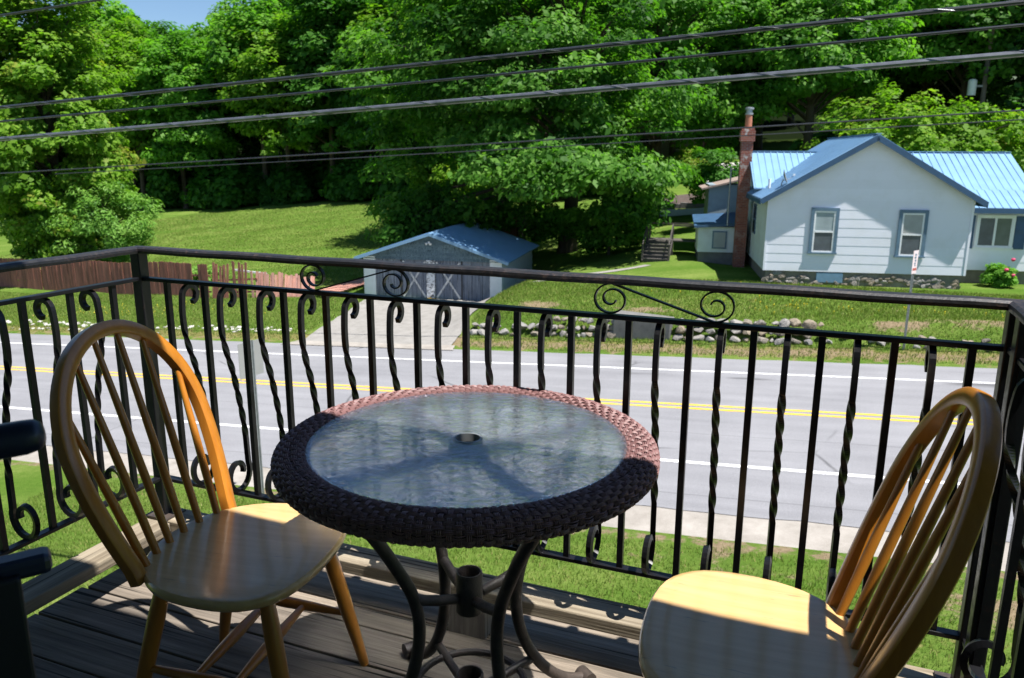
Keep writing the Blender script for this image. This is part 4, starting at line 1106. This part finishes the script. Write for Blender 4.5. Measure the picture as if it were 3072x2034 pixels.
# ------------------------------------------------------------------ grass blades and dandelions
def blades(name, n, region, hmin, hmax, wid, label, mat, reject=None):
    rng = np.random.default_rng(len(name) * 7 + n)
    u = rng.uniform(region[0], region[1], n); v = rng.uniform(region[2], region[3], n)
    keep = np.ones(n, bool)
    pd = np.maximum(dirt_map(u, v), dry_map(u, v) * .5)
    keep &= rng.uniform(size=n) > pd * 1.05
    keep &= ~((v > 11.9) & (v < 24.9))
    keep &= ~((u > -18.6 + 0.0) & (u < -10.9) & (v > 24) & (v < 34.4) & (u > np.interp(v, [24.4, 33.5], [-17.9, -19.6])) & (u < np.interp(v, [24.4, 33.5], [-10.9, -12.5])))
    if reject is not None: keep &= ~reject(u, v)
    u, v = u[keep], v[keep]; n = len(u)
    x = RU[0] * u + RV[0] * v; y = RU[1] * u + RV[1] * v; z = ground(x, y)
    a = rng.uniform(0, 6.28, n); h = rng.uniform(hmin, hmax, n); w = wid * rng.uniform(.6, 1.4, n)
    d = np.stack([np.cos(a), np.sin(a), np.zeros(n)], 1); le = rng.normal(0, .35, (n, 2)) * h[:, None]
    B = np.stack([x, y, z - .01], 1); T = B + np.concatenate([le, h[:, None]], 1)
    co = np.stack([B - d * w[:, None], B + d * w[:, None], T], 1).reshape(-1, 3)
    me = bpy.data.meshes.new(name); me.vertices.add(3 * n); me.vertices.foreach_set('co', co.ravel())
    me.loops.add(3 * n); me.loops.foreach_set('vertex_index', np.arange(3 * n)); me.polygons.add(n); me.polygons.foreach_set('loop_start', np.arange(0, 3 * n, 3)); me.update(calc_edges=True)
    t = me.attributes.new('tint', 'FLOAT', 'POINT'); t.data.foreach_set('value', np.repeat(np.clip(rng.normal(.55, .3, n), 0, 1), 3))
    me.materials.append(mat)
    return tag(link(name, me), label, 'grass', kind='stuff')
M['blade'] = leaf_mat('blade', (0.075, 0.130, 0.020), (0.135, 0.205, 0.032), (0.215, 0.265, 0.065), (0.32, 0.28, 0.11), trans=.3)
blades('grass', 150000, (-14, 12, 5.5, 12.0), .04, .10, .007, 'mown grass below the balcony', M['blade'])
blades('grass', 120000, (-12.5, 12, 25.0, 32.5), .05, .13, .012, 'grass on the bank in front of the house', M['blade'])
blades('grass', 90000, (-46, -17.6, 25.2, 33.5), .05, .12, .013, 'grass between the red fence and the road', M['blade'])
blades('grass', 150000, (-60, -19.5, 34.5, 69), .04, .11, .022, 'mown grass of the big field behind the fence', M['blade'])
def flowers(name, n, cs, label):
    rng = np.random.default_rng(n); mb = MB()
    for i in range(n):
        c = cs[rng.integers(len(cs))]; u = rng.normal(c[0], c[2]); v = rng.normal(c[1], c[3]); x, y, z = uv(u, v, rng.uniform(.08, .17)); r = rng.uniform(.014, .026)
        mb.add([(x - r, y, z), (x, y - r, z), (x + r, y, z), (x, y + r, z), (x, y, z + r * .8), (x, y, z - .14)], [(0, 1, 4), (1, 2, 4), (2, 3, 4), (3, 0, 4), (1, 0, 5), (3, 2, 5)])
    return tag(mb.build(name, M['dandelion']), label, 'flowers', kind='stuff')
flowers('dandelions', 60, [(-.6, 29.2, 1.2, .5), (0.2, 28.6, .8, .4), (5.5, 29.0, 1.2, .4), (-3, 30, 2, .8)], 'yellow dandelions in the lawn before the house')
flowers('dandelions', 120, [(-28.5, 29.8, 2.0, .7), (-31.5, 28.9, 2.2, .6)], 'yellow dandelions in the left lawn before the fence')

# ------------------------------------------------------------------ balcony (its own frame: x along the front rail, y outward)
BA = radians(21.745); BL = (-1.32, 2.578)
c_b, s_b = cos(BA), sin(BA)
def bw(t, m, z): return (BL[0] + c_b * t + s_b * m, BL[1] - s_b * t + c_b * m, z)
T0, T1 = 0.11, 2.575            # left and right rail planes
deck = thing('deck', 'weathered plank balcony deck with raised edge boards', 'deck', (BL[0], BL[1], 0), -BA)
ed = [0.122, -0.037, -0.126, -0.281, -0.446, -0.598, -0.755, -0.912, -1.07, -1.228, -1.386, -1.544, -1.702, -1.86, -2.02, -2.18]
rd = random.Random(4)
for a, b in zip(ed[:-1], ed[1:]):
    j = rd.uniform(-.012, .012)
    MB().box(0.025 + j, 2.66, b + .004, a - .003, -.038 + rd.uniform(-.002, .002), rd.uniform(-.002, .001)).build('plank', M['deck'], deck, bevel=.003)
MB().box(.05, 2.62, 0.06, .10, -.25, -.04).build('rim_joist', M['old_timber'], deck)
for x in (.07, .7, 1.3, 1.9, 2.58): MB().box(x - .02, x + .02, -2.15, .06, -.22, -.04).build('joist', M['old_timber'], deck)
CAPZ = .148
MB().box(T0 - .045, 2.70, -.042, .058, CAPZ - .042, CAPZ).build('edge_board', M['cap'], deck, bevel=.004)
MB().box(.07, .175, -2.1, -.046, CAPZ - .043, CAPZ - .002).build('edge_board', M['cap_y'], deck, bevel=.004)
MB().box(2.52, 2.62, -2.1, -.046, CAPZ - .043, CAPZ - .002).build('edge_board', M['cap_y'], deck, bevel=.004)
for t, m_ in ((1.30, .0), (.12, -.02), (2.45, .0), (.12, -1.3), (2.57, -1.3)):
    MB().box(t - .06, t + .06, m_ - .05, m_ + .045, -.001, CAPZ - .043).build('support_block', M['old_timber'], deck)
for t in (.09, 2.58):
    gz_ = gz(*bw(t, .02, 0)[:2]); MB().box(t - .07, t + .07, -.07, .07, gz_ - .2, -.255).build('support_post', M['old_timber'], deck)

rail = thing('iron_railing', 'black wrought iron balcony railing with twisted scroll balusters', 'railing', (BL[0], BL[1], 0), -BA)
ZT, ZM, ZB = 1.084, 0.985, 0.287
def rail_set(a, b):
    """top, middle and bottom rail between two plan points"""
    (x0, y0), (x1, y1) = a, b
    sec = [(-.023, -.014), (.023, -.014), (.0245, -.006), (.0235, .001), (.016, .006), (-.016, .006), (-.0235, .001), (-.0245, -.006)]
    n = 24
    P = [(x0 + (x1 - x0) * i / n, y0 + (y1 - y0) * i / n, ZT + .001 * sin(i * 1.7)) for i in range(n + 1)]
    MB().sweep(P, sec).build('top_rail', M['iron_worn'], rail)
    MB().bar((x0, y0, ZM), (x1, y1, ZM), .026, .012).build('middle_rail', M['iron'], rail, bevel=.002)
    MB().bar((x0, y0, ZB), (x1, y1, ZB), .027, .012).build('bottom_rail', M['iron'], rail, bevel=.002)
rail_set((T0 - .02, 0), (T1 + .02, 0)); rail_set((T0, -.004), (T0, -2.15)); rail_set((T1, -.004), (T1, -2.15))
for t in (T0, T1):
    MB().box(t - .019, t + .019, -.019, .019, CAPZ, ZT - .008).build('post', M['iron'], rail, bevel=.003)
    MB().box(t - .05, t + .05, -.045, .045, CAPZ - .001, CAPZ + .007).build('base_plate', M['iron_brown'], rail, bevel=.001)
MB().box(T1 - .019, T1 + .019, -.115, -.077, CAPZ, ZT - .008).build('post', M['iron'], rail, bevel=.003)
bal = MB().box(-.008, .008, -.008, .008, ZB + .006, ZM - .006).mesh('baluster', M['iron'])
# the scroll baluster: outward hook on top, twisted belly, inward curl below (profile in y,z)
def scroll_profile():
    P = []
    # top hook, outward: start at the free tip
    cx, cz_, r = .016, ZM - .045, .034
    for i in range(0, 15):
        a = radians(-75 + i * (255 / 14)); k = 1 - .28 * (1 - i / 14)
        P.append((cx + r * cos(a) * k, cz_ + r * sin(a) * k))
    # long S down and outward
    a0 = P[-1]; a1 = (.050, .435)
    n = 26
    for i in range(1, n + 1):
        k = i / n; z = a0[1] + (a1[1] - a0[1]) * k
        y = a0[0] + (a1[0] - a0[0]) * (k * k * (3 - 2 * k)) - .010 * sin(pi * min(1, k * 2.2)) * (1 if k < .4545 else 0)
        P.append((y, z))
    # bottom curl, inward
    cx, cz_ = .004, ZB + .006 + .062
    for i in range(1, 27):
        a = radians(38 - i * (405 / 26)); k = 1 - .62 * max(0, (i - 9) / 17)
        rx, rz = .052 * k, .060 * k
        P.append((cx + rx * cos(a), cz_ + rz * sin(a)))
    return P
SP = scroll_profile()
tw = []; acc = 0
for y, z in SP: tw.append(z)
path = [(0, y, z) for y, z in SP]
dens = []
for (y0, z0), (y1, z1) in zip(SP[:-1], SP[1:]):
    pass
# resample finely so the twist reads
fine = [Vector(path[0])]
for a, b in zip(path[:-1], path[1:]):
    a = Vector(a); b = Vector(b); n = max(1, int((b - a).length / .006))
    for i in range(1, n + 1): fine.append(a.lerp(b, i / n))
twist = []; ang = 0
straight_lo, straight_hi = .47, .83
mid_on = False
for i, p in enumerate(fine):
    if i > 0 and 15 * 2 < i and straight_lo < p.z < straight_hi and p.z < fine[i - 1].z and -.04 < p.y < .06 and i < len(fine) * .72:
        ang += (p - fine[i - 1]).length / .36 * 2 * pi * 1.5
    twist.append(ang)
sq = [(-.0072, -.0072), (.0072, -.0072), (.0072, .0072), (-.0072, .0072)]
scr = MB().sweep(fine, sq, twist=twist, up=(1, 0, 0)).mesh('scroll_baluster', M['iron'])
SPC = .15207
for i in range(16): link('baluster', bal, rail, loc=(.2197 + SPC * i, 0, 0))
for i in range(15): link('scroll_baluster', scr, rail, loc=(.2197 + SPC * (i + .5), 0, 0))
for tt, rz in ((T0, pi / 2), (T1, -pi / 2)):
    for i in range(13): link('baluster', bal, rail, loc=(tt, -.115 - SPC * i, 0))
    for i in range(13): link('scroll_baluster', scr, rail, loc=(tt, -.115 - SPC * (i + .5), 0), rot=(0, 0, rz))
# flat strap ornaments between the two upper rails
def ornament(t0, w, mirror):
    """a lying S: spiral, straight diagonal, spiral"""
    zc = (ZT - .014 + ZM + .006) / 2; R = (ZT - ZM - .020) / 2
    RX = R * 1.12
    P = []
    n = 46
    for i in range(n + 1):
        k = i / n; a = radians(150 - 610 * (1 - k) + 120); r = .24 + .76 * min(1, k * 1.25)
        P.append((RX + RX * r * cos(a), R * r * sin(a)))
    Q = [(w - x, -z) for x, z in P][::-1]
    x0, z0 = P[-1]; x1, z1 = Q[0]
    A = P + [(x0 + (x1 - x0) * i / 8, z0 + (z1 - z0) * i / 8) for i in range(1, 8)] + Q
    return None, [(t0 + (w - x if mirror else x), 0, zc + z) for x, z in A]
def strap(pts):
    # strap whose broad side faces the rails' depth
    mb = MB(); vs = []; fs = []
    n = len(pts)
    for i in range(n):
        a = Vector(pts[max(0, i - 1)]); b = Vector(pts[min(n - 1, i + 1)]); t = (b - a).normalized(); nn = Vector((-t.z, 0, t.x)) * .0021
        p = Vector(pts[i])
        for q in (p + nn + Vector((0, -.006, 0)), p + nn + Vector((0, .006, 0)), p - nn + Vector((0, .006, 0)), p - nn + Vector((0, -.006, 0))): vs.append(q)
    for i in range(n - 1):
        for k in range(4): fs.append((i * 4 + k, i * 4 + (k + 1) % 4, (i + 1) * 4 + (k + 1) % 4, (i + 1) * 4 + k))
    fs += [(3, 2, 1, 0), (4 * n - 4, 4 * n - 3, 4 * n - 2, 4 * n - 1)]
    return mb.add(vs, fs)
for t0, w, mi in ((0.747, .36, False), (1.649, .345, True)):
    _, pts = ornament(t0, w, mi); strap(pts).build('scroll_ornament', M['iron'], rail)
_, pts = ornament(0, .34, True)
o = strap(pts).build('scroll_ornament', M['iron'], rail, loc=(T0, -.95, 0), rot=(0, 0, pi / 2))

# ------------------------------------------------------------------ bow-back chairs
def make_chair():
    t = thing('bow_back_chair', '', 'chair')
    SZ = .44
    half = [(-.235, 0), (-.232, .05), (-.215, .11), (-.182, .165), (-.13, .212), (-.07, .238), (0, .25), (.07, .25), (.125, .236), (.17, .20), (.197, .15), (.21, .08), (.214, 0)]
    ol = half + [(x, -y) for x, y in half[-2:0:-1]]
    # smooth the outline
    def chaikin(p):
        q = []
        for i in range(len(p)):
            a, b = p[i], p[(i + 1) % len(p)]
            q += [(a[0] * .75 + b[0] * .25, a[1] * .75 + b[1] * .25), (a[0] * .25 + b[0] * .75, a[1] * .25 + b[1] * .75)]
        return q
    ol = chaikin(ol); n = len(ol); mb = MB(); rings = []
    for s_, z in ((.0, SZ - .006), (.35, SZ - .006), (.7, SZ - .003), (.93, SZ), (.975, SZ - .001), (.995, SZ - .006), (1.0, SZ - .014), (.985, SZ - .024), (.95, SZ - .031), (0, SZ - .032)):
        if s_ == 0: rings.append([len(mb.v)]); mb.v.append((0, 0, z))
        else:
            rings.append(list(range(len(mb.v), len(mb.v) + n))); mb.v += [(x * s_, y * s_, z) for x, y in ol]
    for a, b in zip(rings[:-1], rings[1:]):
        for i in range(n):
            j = (i + 1) % n
            if len(a) == 1: mb.f.append((a[0], b[i], b[j]))
            elif len(b) == 1: mb.f.append((a[i], b[0], a[j]))
            else: mb.f.append((a[i], b[i], b[j], a[j]))
    so = mb.build('seat', M['chair_seat'], t, smooth=True); fixnormals(so)
    h, rec, wb, wm, xb = .557, .319, .185, .231, -.175
    def bow(u):
        a = abs(u); hs = h * .52
        if a > .5:
            k = (1 - a) / .5; yy = wb + (wm - wb) * sin(k * pi / 2); hh = hs * k
        else:
            ph = (a / .5) * pi / 2; yy = wm * sin(ph); hh = hs + (h - hs) * cos(ph)
        return Vector((xb - hh * sin(rec), math.copysign(yy, u) if u else 0, SZ + hh * cos(rec)))
    P = [bow(-1 + 2 * i / 72) for i in range(73)]
    P[0] -= Vector((-.005, 0, .02)); P[-1] -= Vector((-.005, 0, .02))
    sec = []
    for i in range(12):
        a = 2 * pi * i / 12; ca, sa = cos(a), sin(a)
        sec.append((.0185 * math.copysign(abs(ca) ** .42, ca), .0165 * math.copysign(abs(sa) ** .42, sa)))
    MB().sweep(P, sec, up=(1, 0, 0)).build('bow', M['chair_bow'], t, smooth=True)
    fixnormals(t.children[-1])
    for k in range(6):
        f = (k - 2.5) / 2.5
        yb = f * .142; xbk = xb - .044 * (1 - (f * .85) ** 2) ** .5 + .022
        base = Vector((xbk - .004, yb, SZ - .008))
        ytop = f * .200
        best = min(range(8, 65), key=lambda i: abs(P[i].y - ytop) + (0 if P[i].z > SZ + .20 else 5) - (.0 if abs(f) > .9 else P[i].z * .2))
        top = P[best]
        pts = [base.lerp(top, q) for q in (0, .04, .3, .55, .85, 1)]
        MB().tube(pts, [.0095, .0098, .0108, .0098, .0078, .007], 9).build('spindle', M['chair_bow'], t, smooth=True)
    legs = {}
    for fx, sx_ in ((1, 1), (1, -1), (-1, 1), (-1, -1)):
        top = Vector((.125 if fx > 0 else -.135, .145 * sx_, SZ - .028)); bot = Vector((.205 if fx > 0 else -.235, .195 * sx_, 0))
        legs[(fx, sx_)] = (top, bot)
        pts = [top.lerp(bot, q) for q in (0, .08, .25, .5, .75, .96, 1)]
        MB().tube(pts, [.0165, .018, .0205, .0195, .0165, .0135, .012], 12).build('leg', M['chair_leg'], t, smooth=True)
    def at(l, z): a, b = legs[l]; return a.lerp(b, (a.z - z) / (a.z - b.z))
    def stretcher(a, b):
        pts = [a.lerp(b, q) for q in (0, .12, .3, .5, .7, .88, 1)]
        MB().tube(pts, [.008, .010, .0135, .0155, .0135, .010, .008], 9).build('stretcher', M['chair_leg'], t, smooth=True)
    for sx_ in (1, -1): stretcher(at((1, sx_), .165), at((-1, sx_), .185))
    for k in (.36, .64):
        stretcher(at((1, 1), .165).lerp(at((-1, 1), .185), k), at((1, -1), .165).lerp(at((-1, -1), .185), k))
    return t
ch1 = make_chair()
ch1.location = bw(.922, -.504, 0); ch1.rotation_euler = (0, 0, -BA + radians(9.0))
tag(ch1, 'honey maple bow-back chair left of the table with its back in the corner', 'chair', 'wooden chairs at the table')
ch2 = copy_tree(ch1)
ch2.location = bw(2.109, -.425, 0); ch2.rotation_euler = (0, 0, -BA + radians(183.4))
tag(ch2, 'honey maple bow-back chair right of the table, its back beside the right post', 'chair', 'wooden chairs at the table')

# ------------------------------------------------------------------ wicker-rimmed glass table
TC = bw(1.478, -.407, 0)
tab = thing('patio_table', 'round patio table with patterned glass top, brown wicker rim and iron legs', 'table', TC, -BA)
RC, AW, AH, ZC = .384, .035, .024, .742        # rim section centre radius, half width, half height, height
def rim_pt(ph, a, off):
    ca, sa = cos(a), sin(a)
    x = AW * math.copysign(abs(ca) ** .75, ca); z = AH * math.copysign(abs(sa) ** .75, sa)
    nx, nz = ca / AW, sa / AH; l = hypot(nx, nz); nx /= l; nz /= l
    r = RC + x + nx * off
    return (r * cos(ph), r * sin(ph), ZC + z + nz * off)
mb = MB(); n = 96; k = 20
for i in range(n):
    for j in range(k): mb.v.append(rim_pt(2 * pi * i / n, 2 * pi * j / k, -.002))
for i in range(n):
    for j in range(k): mb.f.append((i * k + j, ((i + 1) % n) * k + j, ((i + 1) % n) * k + (j + 1) % k, i * k + (j + 1) % k))
rim = fixnormals(mb.build('rim', M['wicker_core'], tab, smooth=True))
NST = 150; rows = 17; arc0, arc1 = radians(172), radians(-112)
mb = MB(); NS = NST * 4
for rw_ in range(rows):
    for st_ in range(3):
        a = arc0 + (arc1 - arc0) * (rw_ + (st_ + .5) / 3 * .94) / rows
        P = []
        for i in range(NS):
            ph = 2 * pi * i / NS
            P.append(rim_pt(ph, a + .012 * sin(ph * 31 + rw_), .0022 + .0026 * cos(ph * NST / 2 + pi * rw_) + .0006 * sin(ph * 57 + st_ * 2)))
        mb.tube(P, .0017, 4, closed=True)
w1 = mb.build('wicker_strands', M['wicker'], rim, smooth=True); w1['kind'] = 'stuff'
mb = MB()
for j in range(NST):
    for st_ in range(3):
        ph = 2 * pi * j / NST + (st_ - 1) * .0080
        P = []
        for i in range(rows * 3 + 1):
            q = i / (rows * 3); a = arc0 + (arc1 - arc0) * q
            P.append(rim_pt(ph, a, .0022 - .0028 * cos(pi * j) * cos(pi * (q * rows - .5)) ))
        mb.tube(P, .0016, 4, caps=False)
w2 = mb.build('wicker_stakes', M['wicker'], rim, smooth=True); w2['kind'] = 'stuff'
GZ = .760
g = MB(); prof = [(.030, 0), (.0295, .003), (.030, .006), (.352, .006), (.3545, .004), (.3545, .002), (.352, 0), (.030, 0)]
gl = g.lathe(prof[:-1] + [prof[0]], 96, (0, 0, GZ)); glo = gl.build('glass_top', M['glass_top'], tab); 
bm = bmesh.new(); bm.from_mesh(glo.data); bmesh.ops.remove_doubles(bm, verts=bm.verts, dist=1e-5)
dead = [f for f in bm.faces if len(f.verts) > 4]; bmesh.ops.delete(bm, geom=dead, context='FACES_ONLY'); bmesh.ops.recalc_face_normals(bm, faces=bm.faces); bm.to_mesh(glo.data); bm.free()
MB().lathe([(.0335, -.012), (.0335, .0035), (.031, .0075), (.0275, .0075), (.0275, -.012), (.0335, -.012)], 32, (0, 0, GZ)).build('hole_ring', M['galv'], tab, smooth=True)
MB().lathe([(.045, -.02), (.045, -.045), (.038, -.045), (.038, -.02), (.045, -.02)], 28, (0, 0, GZ)).build('top_collar', M['iron_brown'], tab, smooth=True)
prof_leg = [(.325, .722), (.312, .70), (.270, .64), (.222, .57), (.178, .49), (.145, .42), (.130, .35), (.133, .28), (.152, .21), (.185, .145), (.228, .09), (.272, .052), (.310, .032), (.338, .024)]
for q in range(4):
    a = radians(53 + 90 * q); ca, sa = cos(a), sin(a)
    def catm(p):
        out = []
        for i in range(len(p) - 1):
            p0, p1, p2, p3 = p[max(0, i - 1)], p[i], p[i + 1], p[min(len(p) - 1, i + 2)]
            for s_ in range(4):
                u = s_ / 4
                out.append(tuple(.5 * (2 * p1[k] + (p2[k] - p0[k]) * u + (2 * p0[k] - 5 * p1[k] + 4 * p2[k] - p3[k]) * u * u + (3 * p1[k] - p0[k] - 3 * p2[k] + p3[k]) * u ** 3) for k in (0, 1)))
        return out + [p[-1]]
    leg = MB().tube([(r * ca, r * sa, z) for r, z in catm(prof_leg)], .0145, 12, up=(0, 0, 1) if 0 else (-sa, ca, 0)).build('leg', M['iron_brown'], tab, smooth=True)
    MB().tube([(.350 * ca - sa * .022, .350 * sa + ca * .022, .021), (.350 * ca + sa * .022, .350 * sa - ca * .022, .021)], .021, 14).build('foot_roll', M['iron_brown'], leg, smooth=True)
    MB().bar((.05 * ca, .05 * sa, GZ - .034), (.358 * ca, .358 * sa, GZ - .034), .022, .022).build('top_arm', M['iron_brown'], tab)
    MB().tube([(.035 * ca, .035 * sa, .375), (.08 * ca, .08 * sa, .385), (.140 * ca, .140 * sa, .405)], .0125, 10).build('brace', M['iron_brown'], tab, smooth=True)
    MB().tube([(.03 * ca, .03 * sa, .115), (.10 * ca, .10 * sa, .125), (.188 * ca, .188 * sa, .142)], .011, 10).build('brace', M['iron_brown'], tab, smooth=True)
for z0, z1, r in ((.335, .437, .0315), (.085, .165, .0335)):
    MB().lathe([(r, z0), (r, z1 - .004), (r - .002, z1), (r - .005, z1), (r - .007, z1 - .004), (r - .007, z0), (r, z0)], 28).build('umbrella_sleeve', M['iron_brown'], tab, smooth=True)
MB().tube([(.135 * cos(2 * pi * i / 40), .135 * sin(2 * pi * i / 40), .128) for i in range(40)], .009, 8, closed=True).build('lower_ring', M['iron_brown'], tab, smooth=True)

# ------------------------------------------------------------------ the building the balcony belongs to (behind and above the camera)
home = thing('balcony_building', 'building behind the balcony whose eave shades the near half of the deck', 'building', (BL[0], BL[1], 0), -BA)
fixnormals(MB().box(-4.0, 6.5, -2.5, -2.25, -5.6, 2.55).build('wall', M['shingle_grey'], home))
MB().box(-4.0, 6.5, -2.8, -.52, 2.55, 2.72).build('eave', M['trim_blue'], home)
dr = thing('door', 'dark out-of-focus door edge with stubby blue-black handles at the left border', 'door', (0, 0, 0))
# placed close to the camera, left border
from_px = lambda x, y, D: (D * (x - 1536) / 2343.0, D * (cos(radians(13.283)) - (y - 1017) / 2343.0 * sin(radians(13.283))), CAM_Z + D * (-sin(radians(13.283)) - (y - 1017) / 2343.0 * cos(radians(13.283))))
DX, DY = from_px(40, 1500, 0.92)[:2]
dr.location = (DX, DY, 0)
dr.rotation_euler = (0, 0, atan2(DY, DX) - pi / 2)
MB().box(-.35, -.004, -.03, .03, 0.0, .90).build('leaf', M['door_dark'], dr, bevel=.004)
hz = from_px(40, 1310, .92)[2]
pts = [(-.06, -.005, hz), (-.02, -.006, hz), (.02, -.008, hz + .001), (.033, -.010, hz + .003), (.038, -.012, hz + .004), (.040, -.012, hz + .004)]
MB().tube(pts, [.019, .0205, .0205, .0185, .014, .006], 14).build('handle', M['handle_blue'], dr, smooth=True)
hz2 = from_px(70, 1725, .92)[2]
MB().box(-.03, .030, -.018, .018, hz2 - .014, hz2 + .012).build('latch', M['handle_blue'], dr, bevel=.008)
